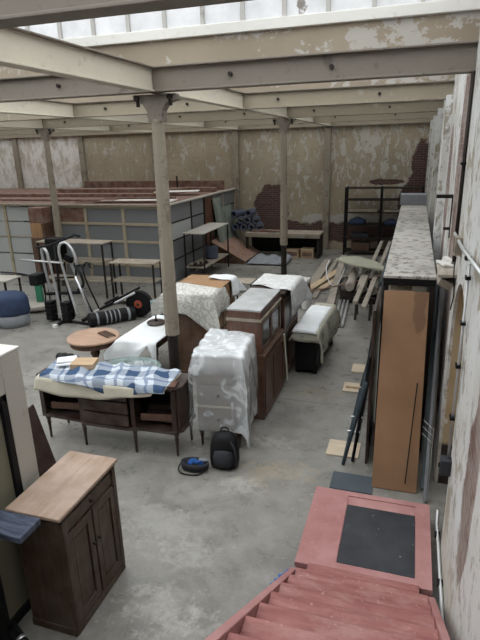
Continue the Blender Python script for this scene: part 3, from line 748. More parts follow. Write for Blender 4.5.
# taller dark cupboard behind with white cloth
t = thing('dark_cupboard', 'dark red-brown cupboard under a white lace cloth behind the glazed cupboard', 'cupboard', (-2.03, 8.02, 0))
box('body', MAHOGZ, t, -.3, .26, -.53, .53, 0, 1.44, bev=.006); box('cornice', MAHOGZ, t, -.33, .29, -.56, .56, 1.44, 1.49, bev=.01)
for (ya, yb) in ((-.51,-.01),(.01,.51)):
    bm = NB(); bx(bm, .26,.28, ya, ya+.06, .08,1.4); bx(bm, .26,.28, yb-.06, yb, .08,1.4); bx(bm, .26,.28, ya+.06,yb-.06,.08,.15); bx(bm, .26,.28,ya+.06,yb-.06,1.33,1.4); bx(bm,.26,.28,ya+.06,yb-.06,.8,.87)
    d = mk('door', bm, REDWOOD, t, .004); box('door_panel', MAHOGZ, d, .262,.27, ya+.07, yb-.07, .16,1.32, bev=.006)
o = drape('lace_tablecloth', WLACE, .335, .48, 1.50, (.25,.42,.0,.3), (-2.03, 8.12, 0), 0, .03, 9, 4, .05)
for v in o.data.vertices:
    if v.co.y < -.3 and v.co.x < .3 and v.co.z > 1.4: v.co.y += .28*max(0,(.1-v.co.x))/.4*(1 if v.co.y < -.42 else .5)
tag(o, 'white lace cloth hanging over the front of the dark cupboard in the middle', 'tablecloth')
bm = NB(); tube(bm, [(-1.735,7.42,.86),(-1.715,7.42,.6),(-1.70,7.43,.3),(-1.69,7.44,.06)], .012, 6, 2)
for v in bm.verts: v.co.y += (v.co.y-7.42)*2.2
tag(mk('cream_ribbon', bm, CREAMC, None), 'cream strip of cloth dangling between the two tall cupboards', 'cloth strip')

# ------------------------------------------------------------------ long trunk with throw
t = thing('low_trunk', 'long low black trunk under a patterned throw, right of the cupboards', 'trunk', (-1.42, 8.72, 0), math.radians(-2))
box('chest_body', BLACKP, t, -.22, .13, -.8, .8, .06, .70, bev=.02); box('lid', BLACKP, t, -.23, .14, -.81, .81, .70, .74, bev=.01)
for (x, y) in ((-.18,-.72),(.1,-.72),(-.18,.72),(.1,.72)): box('foot', BLACKM, t, x-.04,x+.04,y-.04,y+.04,0,.06)
o = drape('patterned_throw', PRINT, .19, .82, .752, (.1,.46,.16,.1), (-1.46, 8.72, 0), math.radians(-2), .05, 8, 8, .05)
tag(o, 'grey patterned throw hanging down the side of the low black trunk', 'throw')
o = drape('white_sheet', WHITEC, .18, .72, .775, (.05,.05,.04,.02), (-1.49, 8.60, 0), math.radians(-2), .02, 6, 9, .05)
tag(o, 'flat white sheet laid on top of the patterned throw on the trunk', 'sheet')

# ------------------------------------------------------------------ pine cabinet with lace
PC = (-3.32, 7.98, 0); PR = math.radians(2)
t = thing('pine_cabinet', 'orange pine cabinet with a lace cloth over its front, behind the tall column', 'cabinet', PC, PR)
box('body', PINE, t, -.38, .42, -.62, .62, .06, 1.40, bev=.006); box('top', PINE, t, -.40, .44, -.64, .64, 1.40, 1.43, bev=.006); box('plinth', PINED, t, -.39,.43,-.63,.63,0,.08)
box('front_panel', PINED, t, -.36, .40, -.635, -.62, .1, 1.38, bev=.004)  # shade of the front face put into a darker pine
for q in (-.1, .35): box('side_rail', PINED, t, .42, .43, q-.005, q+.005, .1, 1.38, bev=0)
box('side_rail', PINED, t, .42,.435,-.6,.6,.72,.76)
o = drape('lace_cloth', LACE, .415, .31, 1.44, (.30,.40,.66,.0), (PC[0]+.03, PC[1]-.335, 0), PR, .05, 10, 21, .045)
for v in o.data.vertices:   # pointed hem at the near right corner
    x, y, zc = v.co
    if zc > 1.40 and y > -.05 and x > -.3: v.co.y = y - .35*(x+.3)*(y+.05)/.36
    if zc < 1.40 and y < -.30 and x < .40: v.co.z = 1.44 - (1.44-zc)*(.5+.5*max(0, x/.4))
tag(o, 'cream lace cloth hanging over the front of the pine cabinet', 'tablecloth')
o = drape('white_cloth', WHITEC, .20, .17, 1.44, (.0,.30,.0,.28), (PC[0]+.235, PC[1]+.47, 0), PR, .05, 12, 22, .04, wr=.012)
tag(o, 'white crumpled cloth over the far corner of the pine cabinet', 'cloth')
t = thing('metal_stand', 'black metal stand holding a small white tray behind the pine cabinet', 'stand', (-2.95, 9.25, 0))
for (x, y) in ((-.2,-.2),(.2,-.2),(-.2,.2),(.2,.2)): bm = NB(); cyl(bm, (x,y,0), (x,y,1.18), .012); mk('leg', bm, BLACKM, t)
box('tray', GREYWX, t, -.2, .2, -.2, .2, 1.18, 1.2, bev=.01)

# ------------------------------------------------------------------ white table, lamp, plastic crate
t = thing('occasional_table', 'wooden table hidden under a long white cloth left of the tall column', 'table', (-3.98, 7.52, 0))
box('tabletop', MAHOG, t, -.34, .34, -.66, .6, .70, .735, bev=.006); box('apron', MAHOG, t, -.3,.3,-.56,.56,.6,.70)
for (x, y) in ((-.28,-.58),(.28,-.58),(-.28,.54),(.28,.54)): leg(x, y, t, .62)
o = drape('white_tablecloth', WHITEC, .35, .67, .745, (.30,.0,.50,.3), (-3.98, 7.52, 0), 0, .05, 8, 31, .045, wr=.004)
for v in o.data.vertices:
    x, y, zc = v.co
    if zc < .73 and y < -.6 and x < .33: v.co.z = .745-(.745-zc)*(.62-.55*max(0, min(1, (x-.0)/.22)) + (1.0*max(0,(x-.24)/.09) if x > .24 else 0))
tag(o, 'long plain white tablecloth draped over the table left of the tall column', 'tablecloth')
t = thing('table_lamp', 'lamp stand with a round dark wooden base and glass cup on the white table', 'lamp', (-4.05, 7.70, .755))
bm = NB(); lathe(bm, [(.15,0),(.16,.015),(.16,.035),(.14,.05),(.03,.055),(.01,.056)], 24); mk('base', bm, MAHOG, t, smooth=False)
bm = NB(); lathe(bm, [(.03,.05),(.016,.08),(.012,.14),(.02,.17),(.012,.2),(.014,.27)], 12); mk('stem', bm, DARKM, t, smooth=True)
bm = NB(); lathe(bm, [(.02,.26),(.06,.29),(.075,.34),(.075,.42),(.07,.42),(.065,.34),(.01,.29)], 18); mk('glass_cup', bm, TABGLASS, t, smooth=True)
t = thing('plastic_tub', 'green-tinted clear plastic covered tub between sideboard and white table', 'tub', (-3.75, 6.30, 0))
bm = NB(); lathe(bm, [(.30,.0),(.36,.05),(.40,.45),(.43,.56),(.44,.60),(.41,.60),(.38,.50),(.02,.46)], 20)
for v in bm.verts: v.co.y *= .72
mk('tub_wall', bm, TABGLASS, t, smooth=True)
bm = NB()
R = random.Random(3)
for q in range(14): ob(bm, (R.uniform(-.25,.25), R.uniform(-.18,.18), .52+R.uniform(-.03,.05)), (R.uniform(.08,.2),R.uniform(.06,.14),.05), (R.uniform(-.5,.5),R.uniform(-.5,.5),R.uniform(0,3)))
mk('wrapped_contents', bm, PLASTIC, t, .015)

# ------------------------------------------------------------------ round table
t = thing('round_table', 'round light wood pedestal table behind the left end of the sideboard', 'table', (-4.80, 6.92, 0))
bm = NB(); lathe(bm, [(.40,.70),(.42,.715),(.42,.735),(.41,.745)], 48); mk('tabletop', bm, ROUNDW, t)
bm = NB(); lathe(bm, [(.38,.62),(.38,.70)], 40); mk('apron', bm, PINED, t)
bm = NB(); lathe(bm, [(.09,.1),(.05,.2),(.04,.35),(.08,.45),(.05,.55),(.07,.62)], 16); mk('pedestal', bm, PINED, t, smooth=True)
for q in range(4):
    c, s = math.cos(q*PI/2+.4), math.sin(q*PI/2+.4); bm = NB(); beam(bm, (c*.04,s*.04,.16), (c*.34,s*.34,.03), .05, .05); mk('foot', bm, PINED, t, .01)
t = thing('wooden_rack', 'small slatted wooden rack lying on the round table', 'rack', (-4.60, 7.0, .747), -.5)
for q in range(6): box('slat', PINED, t, -.16+.055*q, -.13+.055*q, -.08, .08, .014, .026, bev=.002)
for q in (-.07, .055): box('runner', PINED, t, -.17, .17, q, q+.015, 0, .014, bev=.002)

# ------------------------------------------------------------------ punch bag
p0, p1 = Vector((-6.42,9.22,.15)), Vector((-5.78,9.92,.15)); d = (p1-p0)
t = thing('punch_bag', 'black punch bag with silver tape bands lying on the floor', 'punch bag', (p0+p1)/2)
h = d/2; bm = NB(); cyl(bm, -h*1.08, h*1.08, .15, n=24); mk('bag', bm, BLACKP, t, .02)
for a_, b_ in ((.12,.16),(.33,.36),(.43,.46),(.53,.555),(.63,.66),(.84,.90)):
    bm = NB(); cyl(bm, -h+d*a_, -h+d*b_, .1515, n=24); mk('tape_band', bm, GREYC, t, smooth=False)
# ------------------------------------------------------------------ elliptical trainer
t = thing('elliptical_trainer', 'black elliptical trainer with an orange-centred flywheel behind the punch bag', 'exercise machine', (-5.70, 10.10, 0))
def dsk(nm, mt, c, r, w, par): 
    bm = NB(); c = Vector(c); ax = Vector((.12,-1,0)).normalized(); cyl(bm, c-ax*w/2, c+ax*w/2, r, n=32); return mk(nm, bm, mt, par, .015)
fw = dsk('flywheel_housing', BLACKP, (0,0,.32), .30, .14, t); dsk('centre_disc', ORANGE, (.01,-.075,.32), .095, .03, fw); dsk('hub', DARKM, (.012,-.095,.32), .03, .03, fw)
bm = NB(); tube(bm, [(.45,-.1,.05),(.34,0,.06),(.36,.1,.3),(.22,.1,.42)], .02, 8, 1); mk('rear_guard', bm, BLACKM, t)
bm = NB(); beam(bm, (.42,.25,.03), (.42,-.3,.03), .06, .06); mk('rear_foot', bm, BLACKM, t)
for q, hh in ((-.12,.0),(.12,.06)):
    bm = NB(); tube(bm, [(-.02,q,.60+hh),(-.5,q-.15,.35+hh),(-.92,q-.3,.18)], .028, 10); mk('pedal_arm', bm, CHROME if q < 0 else BLACKM, t)
    bm = NB(); ob(bm, (-.62,q-.25,.33+hh), (.34,.12,.05), (0,-.45,.25)); mk('pedal', bm, BLACKP, t, .01)
bm = NB(); beam(bm, (-.1,-.02,.04), (-1.15,-.35,.04), .06,.06); mk('base_rail', bm, BLACKM, t)
bm = NB(); tube(bm, [(-1.05,-.35,.06),(-1.22,-.35,.7),(-1.42,-.4,1.35)], .03, 10); mk('mast', bm, CHROME, t)
for q in (-.14,.14):
    bm = NB(); tube(bm, [(-.92,q-.35,.2),(-1.15,q-.35,.75),(-1.25,q-.35,1.1),(-1.1,q-.35,1.3),(-.98,q-.4,1.15)], .02, 8, 2); mk('swing_handle', bm, BLACKM, t)
bm = NB(); ob(bm, (-1.4,-.42,1.38), (.2,.1,.16), (0,.4,0)); mk('console', bm, BLACKP, t, .02)
bm = NB(); beam(bm, (-1.1,-.62,.03), (-1.1,-.08,.03), .07,.06); mk('front_foot', bm, BLACKM, t)
# ------------------------------------------------------------------ multi gym
t = thing('multi_gym', 'silver tubed home gym frame with black bars and weights, at left', 'exercise machine', (-7.3, 9.35, 0))
def tb(nm, pts, r, mt, sm=0):
    bm = NB(); tube(bm, pts, r, 10, sm); return mk(nm, bm, mt, t, smooth=True)
tb('upright_tube', [(.12,-.05,.03),(.02,0,.6),(-.07,0,1.5),(-.14,.0,1.66),(-.26,.05,1.66),(-.3,.08,1.5),(-.17,.1,.12)], .03, CHROME, 1)
tb('upright_tube', [(.55,-.1,.25),(.3,0,1.0),(.2,0,1.55),(.24,0,1.75),(.42,0,1.82),(.58,0,1.6),(.62,.0,1.33)], .03, CHROME, 1)
tb('black_post', [(-.02,.1,.05),(.06,.1,1.72)], .03, BLACKM); tb('black_post', [(-.3,.15,.1),(-.28,.15,1.6)], .025, BLACKM); tb('black_post', [(.32,.1,.12),(.12,.1,1.75)], .03, BLACKM)
tb('pull_bar', [(-.36,0,1.66),(0,0,1.72),(.62,.05,1.95),(.74,.05,1.93)], .026, BLACKM)
tb('long_bar', [(-.85,0,1.38),(.28,0,1.35)], .02, CHROME)
tb('cross_bar', [(-.3,.05,.62),(.62,.0,.72)], .035, BLACKM); tb('cross_bar', [(.0,.05,1.0),(.5,.0,1.05)], .02, BLACKM)
tb('press_arm', [(.55,.0,1.35),(.72,-.05,1.15),(.78,-.05,.9),(.6,-.05,.78)], .03, BLACKM, 1)
tb('brace_tube', [(.62,-.1,1.1),(.86,-.1,.35)], .025, CHROME); tb('base_tube', [(-.4,.1,.04),(.95,-.1,.04)], .03, BLACKM); tb('base_tube', [(.12,-.4,.04),(.12,.35,.04)], .03, BLACKM)
for (x, w_) in ((-.2,.16),(.22,.18)):
    for q in range(5): box('weight_plate', BLACKP, t, x-w_/2, x+w_/2, -.1, .12, .06+q*.085, .14+q*.085, bev=.01)
box('seat_pad', BLACKP, t, -.52, -.3, -.2, .15, .85, 1.1, bev=.03)
box('foot_cap', WHITEP, t, .1, .2, -.42, -.34, 0, .08, bev=.01)
# desk with black box left
# covered thing at the left edge
t = thing('covered_machine', 'bulky machine under a navy and grey cover at the left edge', 'covered machine', (-8.28, 8.95, 0))
def lump(prof, sx, sy, ph):
    bm = NB(); lathe(bm, prof, 20)
    for v in bm.verts:
        a_ = math.atan2(v.co.y, v.co.x); k_ = 1+.05*math.sin(5*a_+ph)+.03*math.sin(9*a_+7*v.co.z)
        v.co.x *= sx*k_; v.co.y *= sy*k_
    return bm
mk('grey_skirt', lump([(.40,0),(.44,.1),(.45,.36)], 1, .8, 1), GREYC, t, smooth=True)
mk('navy_cover', lump([(.455,.28),(.48,.34),(.46,.6),(.42,.68),(.3,.72),(.02,.74)], 1, .8, 1), NAVY, t, smooth=True)
t = thing('cardboard_scraps', 'torn light cardboard standing behind the cream partition, left edge', 'cardboard', (-5.75, 5.85, 0), .3)
bm = NB(); prism(bm, [(-.35,0),(.0,0),(.03,.7),(-.08,.95),(-.35,1.15)], -.01, .01, 'y'); mk('large_piece', bm, CARDL, t)
bm = NB(); prism(bm, [(-.3,0),(.12,0),(.1,.5),(-.05,.72),(-.3,.8)], -.06, -.045, 'y'); mk('small_piece', bm, LIGHTW, t)
# cart with green tray
t = thing('green_cart', 'old weighing cart with green upright between office and home gym, left', 'cart', (-8.45, 9.95, 0), .2)
bm = NB(); lathe(bm, [(.25,.05),(.28,.1),(.28,.16),(.2,.18)], 16)
for v in bm.verts: v.co.x *= 1.3
mk('platform', bm, CREAMWALL, t, .01)
box('green_upright', GREEN, t, .02, .18, .1, .2, .17, .75, bev=.02)
bm = NB(); tube(bm, [(-.7,0,.95),(-.2,0,.92),(.25,0,.8),(.33,0,.5),(.3,0,.15)], .018, 8, 2); mk('black_frame', bm, BLACKM, t)
t = thing('side_table', 'pale topped low table cut by the left edge beside the green cart', 'table', (-9.25, 9.75, 0))
box('tabletop', CREAMWALL, t, -.5, .5, -.28, .28, .80, .83); 
for (x, y) in ((-.45,-.24),(.45,-.24),(-.45,.24),(.45,.24)): box('leg', DARKM, t, x-.02,x+.02,y-.02,y+.02,0,.80)

# ------------------------------------------------------------------ glazed office
OX, OY, OZ = -6.3, 13.0, 2.2
t = thing('office_booth', 'glazed timber office with cream frames and dusty panes along the back left', 'office', (OX, OY, 0))
def P(nm, mt, *a, bev=.004, par=None): return box(nm, mt, par or t, *a, bev=bev)
P('roof_edge', GREYWX, -11.0, .1, -.12, .0, OZ-.05, OZ); P('roof_edge', CREAMWALL, .0, .1, .0, 5.85, OZ-.05, OZ)
P('roof', BROWNW, -11.0, .0, .0, 5.85, OZ-.05, OZ+.0)
FX = [0.0, -1.28, -2.48, -3.38]
ZR = [.62, 1.17, 1.66, 2.12]
for xq in FX + [-4.12, -5.25, -6.6, -8.0]: P('post', FRAMEW, xq-.045, xq+.045, -.05, .03, 0, OZ-.05)
for zq in ZR: P('rail', FRAMEW, -3.38, 0, -.04, .02, zq-.035, zq+.035)
P('sill_board', FRAMEW, -3.38, 0, -.05, .02, .47, .62)
P('lower_panel', OFFGLASS, -3.38, 0, -.015, .015, 0, .47, bev=0)
for a_, b_ in zip(FX, FX[1:]):
    for i, (za, zb) in enumerate(zip(ZR, ZR[1:])):
        first = (a_ == -2.48 and i == 2)
        o = P('glass_pane', BROWNW if first else OFFGLASS, b_+.045, a_-.045, -.01, .005, za+.035, zb-.035, bev=0)
        if first: o['label'] = 'brown boarded pane'
for a_, b_ in ((-4.12,-5.25), (-5.25,-6.6), (-6.6,-8.0)):
    for za, zb in ((.05,.7),(.74,1.2),(1.24,1.66),(1.7,2.1)):
        P('glass_pane', PALEGLASS, b_+.045, a_-.045, -.01, .005, za, zb, bev=0)
    P('rail', GREYWX, b_, a_, -.03, .02, 1.2, 1.24)
# side wall
SY = [0, 1.71, 2.75, 3.5, 4.55, 5.85]
for i, yq in enumerate(SY): P('post', DARKM if i in (1,2) else FRAMEW, -.03, .03, yq-.035, yq+.035, 0, OZ-.05)
for zq in (.62, 1.17, 1.66): P('rail', DARKM, -.02, .02, 0, 5.85, zq-.02, zq+.02)
P('lower_panel', OFFGLASS, -.015, .015, 0, 5.85, 0, .6, bev=0)
for a_, b_ in zip(SY, SY[1:]):
    for i, (za, zb) in enumerate(((.64,1.15),(1.19,1.64),(1.68,2.15))):
        o = P('glass_pane', PALEGLASS if (a_ == 0 and i == 1) else OFFGLASS, -.008, .008, a_+.035, b_-.035, za, zb, bev=0)
P('brown_door', REDWOOD, .0, .05, 2.78, 3.47, 0, 2.12)
# things on the office roof
def plank(label, x0, x1, y0, y1, z0, z1, mt, rz=0, nm='roof_board', cat='board', group=None, tilt=0):
    c = ((x0+x1)/2, (y0+y1)/2, (z0+z1)/2); bm = NB(); ob(bm, (0,0,0), (x1-x0, y1-y0, z1-z0), (tilt,0,0))
    o = mk(nm, bm, mt, None, .004, loc=c, rz=rz); return tag(o, label, cat, group)
plank('long reddish board standing along the back of the office roof', -12.0, -6.35, 17.9, 17.96, OZ, 2.52, BROWNW)
plank('long brown board lying across the office roof, nearest its front edge at left', -14.5, -8.3, 13.75, 14.1, OZ, 2.25, BROWNW)
plank('second long brown board on the office roof behind the front one', -13.5, -7.6, 15.0, 15.4, OZ, 2.30, BROWNW, .01)
plank('dark brown stack of boards in the middle of the office roof', -12.0, -7.4, 16.2, 16.9, OZ, 2.36, BROWNW, -.01)
plank('white sheet lying on the office roof by the tall column', -8.7, -6.45, 13.4, 14.2, OZ, 2.225, SILL, .10, 'roof_sheet', 'sheet')
plank('white sheet lying farther back near the office roof edge', -7.9, -6.5, 15.5, 16.1, 2.31, 2.33, SILL, .25, 'roof_sheet', 'sheet')
plank('thin brown strip crossing the white sheet on the office roof', -9.2, -6.6, 13.25, 13.36, 2.23, 2.26, BROWNW, .10)
plank('thin brown strip behind the white sheet on the office roof', -8.9, -6.7, 14.35, 14.5, OZ, 2.26, BROWNW, .14)
plank('brown offcut board at the far right corner of the office roof', -7.6, -6.4, 16.95, 17.3, OZ, 2.34, BROWNW, .05)
bm = NB(); bx(bm, -.3,.3,-.15,.15,0,.16); tag(mk('black_crate', bm, BLACKP, None, .01, loc=(-11.3,17.3,OZ+.002)), 'small black crate standing at the back of the office roof', 'crate')
bm = NB(); cyl(bm, (0,0,0), (0,0,.5), .03); bx(bm, -.4,.4,-.04,.04,0,.06); tag(mk('black_rod_stand', bm, BLACKM, None, loc=(-8.0,17.6,OZ+.002)), 'thin black upright rod standing at the back of the office roof', 'rod')
# brown cupboards in office doorway
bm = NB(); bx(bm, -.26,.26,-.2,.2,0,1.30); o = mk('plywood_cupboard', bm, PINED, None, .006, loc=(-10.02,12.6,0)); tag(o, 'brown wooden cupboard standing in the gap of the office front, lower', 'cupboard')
t = thing('tea_chest', 'orange-brown wooden box standing on the cupboard in the office gap', 'box', (-10.02, 12.6, 1.302)); box('case', PINE, t, -.24,.2,-.18,.18,0,.42); box('edge_batten', PINED, t, .14,.24,-.19,.19,0,.42)
t = thing('brown_carton', 'dark red-brown box topmost in the office gap beside the left column', 'box', (-10.02, 12.6, 1.726)); box('case', BROWNW, t, -.25,.23,-.18,.18,0,.40); box('lid', BROWNW, t, -.26,.24,-.19,.19,.40,.415)

# shelves in front of office
def openshelf(nm, label, x, y, w_, d_, h, lv, rz=0, top=GREYWX):
    t = thing(nm, label, 'shelf unit', (x, y, 0), rz)
    for sx in (-1,1):
        for sy in (-1,1): box('post', DARKM, t, sx*(w_/2-.025)-.02, sx*(w_/2-.025)+.02, sy*(d_/2-.025)-.02, sy*(d_/2-.025)+.02, 0, h-.03, bev=.002)
    for q in lv: box('shelf', GREYWX, t, -w_/2+.01, w_/2-.01, -d_/2+.01, d_/2-.01, q-.03, q)
    box('top', top, t, -w_/2-.01, w_/2+.01, -d_/2-.01, d_/2+.01, h-.03, h)
    return t
openshelf('workbench_shelf', 'long open wooden shelf unit behind the home gym, against the office', -8.25, 11.55, 1.95, .5, 1.42, (.45,.95))
openshelf('workbench_shelf', 'low open two-tier shelf unit in front of the office panes', -6.3, 11.15, 1.15, .5, 1.05, (.12,.6), .06)
openshelf('workbench_shelf', 'pale-topped open shelf unit along the side of the office', -5.72, 14.5, .62, 2.1, 1.38, (.42,), 0, CREAMWALL)
bm = NB(); bx(bm, -.2,.2,-.18,.18,0,.55); tag(mk('black_box', bm, BLACKP, None, .02, loc=(-8.75,11.45,.952)), 'black plastic box on the upper shelf of the unit behind the home gym', 'box')
t = thing('machine_part', 'blue-grey drum standing on the lower shelf beside the office', 'drum', (-5.70,14.75,.422)); bm = NB(); lathe(bm, [(.18,0),(.2,.03),(.2,.34),(.18,.36),(.08,.38)], 20); mk('body', bm, BLUEB, t); bm = NB(); lathe(bm, [(.04,.38),(.04,.46)], 10); mk('neck', bm, DARKM, t)
t = thing('tool_tray', 'tray of dark oddments at the near end of the lower shelf beside the office', 'tray', (-5.75,13.8,.422)); box('tray_base', DARKM, t, -.2,.2,-.3,.3,0,.02)
for q in range(6): bm = NB(); ob(bm, (-.12+.05*q, -.2+.08*q, .05), (.1,.12,.06), (0,0,q)); mk('oddment', bm, DARKM if q%2 else GREYWX, t, .006)
# leaning pale doors
PGRN = paint('pale_green_door_paint', (.25,.285,.25), (.16,.16,.13))
for (yy0, yy1, hh, lab) in ((16.35,17.0,2.02,'tall pale green door leaning against the office side, nearer one'), (17.15,18.1,1.68,'shorter pale green door leaning against the office side, farther one')):
    t = thing('old_door', lab, 'door', (-6.12, (yy0+yy1)/2, 0)); hw = (yy1-yy0)/2
    bm = NB(); beam(bm, (.22,0,.03), (-.09,0,hh), .05, 2*hw, (0,1,0)); mk('slab', bm, PGRN, t, .006)
    bm = NB(); beam(bm, (.275,-hw*.75,.25), (-.02,-hw*.75,hh*.92), .02, .04, (0,1,0)); beam(bm, (.275,hw*.75,.25), (-.02,hw*.75,hh*.92), .02, .04, (0,1,0)); mk('moulding', bm, PGRN, t)
# crate with sloping lid
t = thing('planked_hatch', 'reddish planked wooden lid propped at a slant in front of the bench', 'lid', (-5.55, 17.0, 0), .0)
for q in range(6):
    bm = NB(); beam(bm, (-.55+.20*q,-1.05,.66-.105*q), (-.55+.20*q,.75,.66-.105*q), .222, .025, (.525,0,1)); mk('board', bm, REDBD, t, .004)
bm = NB(); prism(bm, [(-.62,0),(.5,0),(.5,.10),(-.6,.66)], -1.04, -1.0, 'y'); mk('end_panel', bm, PINED, t)
bm = NB(); bx(bm, .5,.53,-1.0,.72,0,.12); mk('front_rail', bm, GREYWX, t)

# back bench
t = thing('wall_bench', 'long low timber bench along the back wall with open space beneath', 'bench', (-4.1, 17.55, 0))
box('top', GREYWX, t, -1.3, 1.28, -.35, .5, .77, .82); box('front_rail', GREYWX, t, -1.3,1.28,-.36,-.33,.68,.77)
for q in (-1.28, 0, 1.18): box('leg', DARKM, t, q, q+.08, -.33, -.25, 0, .77); box('leg', DARKM, t, q, q+.08, .4,.48,0,.77)
box('end_panel', DARKM, t, 1.2, 1.26, -.3, .45, 0, .7)
box('back_board', BLACKM, t, -1.25,1.2,.42,.46,.05,.7)
for i, (x, lab, ww) in enumerate(((-3.78,'left wooden crate under the back bench',.24),(-3.25,'right wooden crate with a dark printed panel under the back bench',.22))):
    t = thing('wooden_crate', lab, 'crate', (x, 17.45, 0)); box('case', CARDL, t, -ww,ww,-.18,.18,0,.27+.04*i); box('dark_panel', BROWNW, t, -ww+.05,ww-.05,-.186,-.18,.06,.2)
    box('batten', LIGHTW, t, -ww,ww,-.19,-.181,.23+.04*i,.27+.04*i)
R = random.Random(5)
for i in range(9):
    cx, cz = [(-6.0,.98),(-5.72,.98),(-5.44,1.0),(-5.86,1.22),(-5.58,1.24),(-5.3,1.22),(-5.95,1.42),(-5.5,1.46),(-5.18,1.0)][i]
    t = thing('blue_grey_roll', 'blue-grey hollow roll in the heap at the left end of the back bench', 'roll', (cx+.15, 17.75+.02*(i%3), cz-.02), R.uniform(-.3,.3), 'rolls heaped on the back bench')
    bm = NB(); n = 20
    rr = [(.13,-.28),(.13,.28),(.07,.28),(.07,-.28)]
    rings = [[bm.verts.new((r_*math.cos(2*PI*q/n), y_, r_*math.sin(2*PI*q/n))) for q in range(n)] for r_, y_ in rr]
    for a_ in range(4):
        A, B = rings[a_], rings[(a_+1)%4]
        for q in range(n): bm.faces.new([A[q], A[(q+1)%n], B[(q+1)%n], B[q]])
    mk('roll_tube', bm, BLUEB, t, .015)
bm = NB(); 
for q in range(5): ob(bm, (-.5+.22*q, .0, .03+.01*(q%2)), (.3,.2,.05), (0,0,.3*q))
tag(mk('scrap_pile', bm, BROWNW, None, .006, loc=(-4.55,17.5,.822)), 'reddish scraps of wood lying on the middle of the back bench', 'wood scraps')
# pale sheet crumpled on floor
bm = NB(); n = 14
R = random.Random(9); G = [[bm.verts.new((i*.1, j*.09, .03+.12*abs(math.sin(i*.7)*math.sin(j*.6))+R.uniform(0,.02))) for j in range(n)] for i in range(n)]
for i in range(n-1):
    for j in range(n-1): bm.faces.new([G[i][j],G[i+1][j],G[i+1][j+1],G[i][j+1]])
tag(mk('crumpled_sheet', bm, GREYC, None, smooth=True, loc=(-4.95,15.85,0), rz=.05, solid=.01), 'crumpled grey sheet on the floor under the back bench', 'sheet')
t = thing('white_box', 'flat white polystyrene block lying at the foot of the slim column', 'block', (-2.55, 12.75, 0), -.1)
box('slab', WHITEP, t, -.28,.22,-.2,.22,.30,.42, bev=.03); box('stand', BROWNW, t, -.25,.2,-.2,.2,0,.30)
t = thing('white_bucket', 'small white container on the floor beside the slim column', 'container', (-2.2,11.6,0)); bm = NB(); lathe(bm, [(.09,0),(.11,.22),(.12,.24),(.08,.26)], 16); mk('tub', bm, WHITEP, t); bm = NB(); lathe(bm, [(.12,.24),(.12,.27)],16); mk('lid', bm, WHITEP, t)

# metal shelving at back wall
t = thing('metal_shelving', 'dark two-bay metal shelving unit against the back wall', 'shelving', (-.98, 18.35, 0))
for x in (-1.15, 0, 1.28):
    for y in (-.25, .25): box('post', BLACKM, t, x-.03, x+.03, y-.025, y+.025, 0, 2.26, bev=.002)
SH = (.15,.60,1.02,1.45,1.86,2.24)
for zq in SH: box('shelf', DARKM, t, -1.15, 1.28, -.26, .26, zq-.035, zq, bev=.002)
for (x, z, sx, sz, mt, lab) in ((-.75,1.02,.30,.22,NAVY,'navy blue bag on the middle left shelf of the metal shelving'),(.35,1.02,.26,.18,NAVY,'navy blue bag on the middle right shelf of the metal shelving'),
    (.75,.60,.2,.16,GREYF,'dark grey bag on the lower right shelf of the metal shelving')):
    t = thing('folded_bag', lab, 'bag', (-.98+x, 18.3, z+.001)); bm = NB(); lathe(bm, [(sx*.8,0),(sx,.04),(sx*.9,sz*.7),(sx*.4,sz),(.02,sz*1.02)], 14)
    for v in bm.verts: v.co.y *= .6
    mk('bag_body', bm, mt, t, smooth=True); bm = NB(); tube(bm, [(-.06,0,sz),(-.05,0,sz+.05),(.05,0,sz+.05),(.06,0,sz)], .01, 6, 1); mk('bag_handle', bm, mt, t)
plank('pale stack of boards on the left upper shelf of the metal shelving', -2.05,-1.1,18.15,18.45,1.452,1.55,GREYWX,0,'board_stack')
plank('pale stack of boards on the right upper shelf of the metal shelving', -.9,.2,18.15,18.45,1.452,1.52,GREYWX,0,'board_stack')
plank('brown box on the bottom left shelf of the metal shelving', -1.9,-1.3,18.15,18.5,.152,.42,PINED,0,'storage_box','box')
plank('grey tin box on the lower left shelf of the metal shelving', -1.9,-1.35,18.15,18.5,.602,.72,GREYF,0,'storage_box','box')

# ------------------------------------------------------------------ timber on floor
def lath(label, p, q, w_, h_, mt, nm='plank', cat='plank', group=None):
    p, q = Vector(p), Vector(q); c = (p+q)/2; bm = NB(); beam(bm, p-c, q-c, w_, h_); o = mk(nm, bm, mt, None, .004, loc=c); return tag(o, label, cat, group)
lath('long grey plank at the far left of the timber heap', (-2.5,17.0,.03), (-2.42,11.5,.03), .20, .05, GREYW)
lath('second long grey plank beside the leftmost one', (-2.22,17.2,.03), (-2.15,12.4,.03), .13, .05, GREYW)
lath('narrow grey batten lying on the two long left planks', (-2.36,16.6,.085), (-2.28,12.2,.085), .07, .05, GREYW, 'batten')
lath('wide pale grey plank crossing the middle of the timber heap', (-1.98,16.8,.22), (-1.62,11.4,.10), .17, .06, GREYW)
lath('light new board lying askew over the left planks', (-1.85,15.3,.15), (-2.36,12.9,.12), .20, .03, LIGHTW)
lath('shorter light new board beneath the askew one', (-1.72,14.6,.10), (-2.1,13.2,.07), .18, .03, LIGHTW)
lath('thin red-brown stick lying over the timber heap to the long rack', (-.55,12.7,.62), (-2.3,12.6,.12), .03, .03, REDBD, 'stick')
for i in range(3):
    lath('silver metal strip, %s of the three near the trunk' % ('leftmost','middle','rightmost')[i], (-1.50+.09*i,12.7,.05), (-1.38+.09*i,10.4,.05), .05, .06, CHROME, 'metal_strip', 'metal strip')
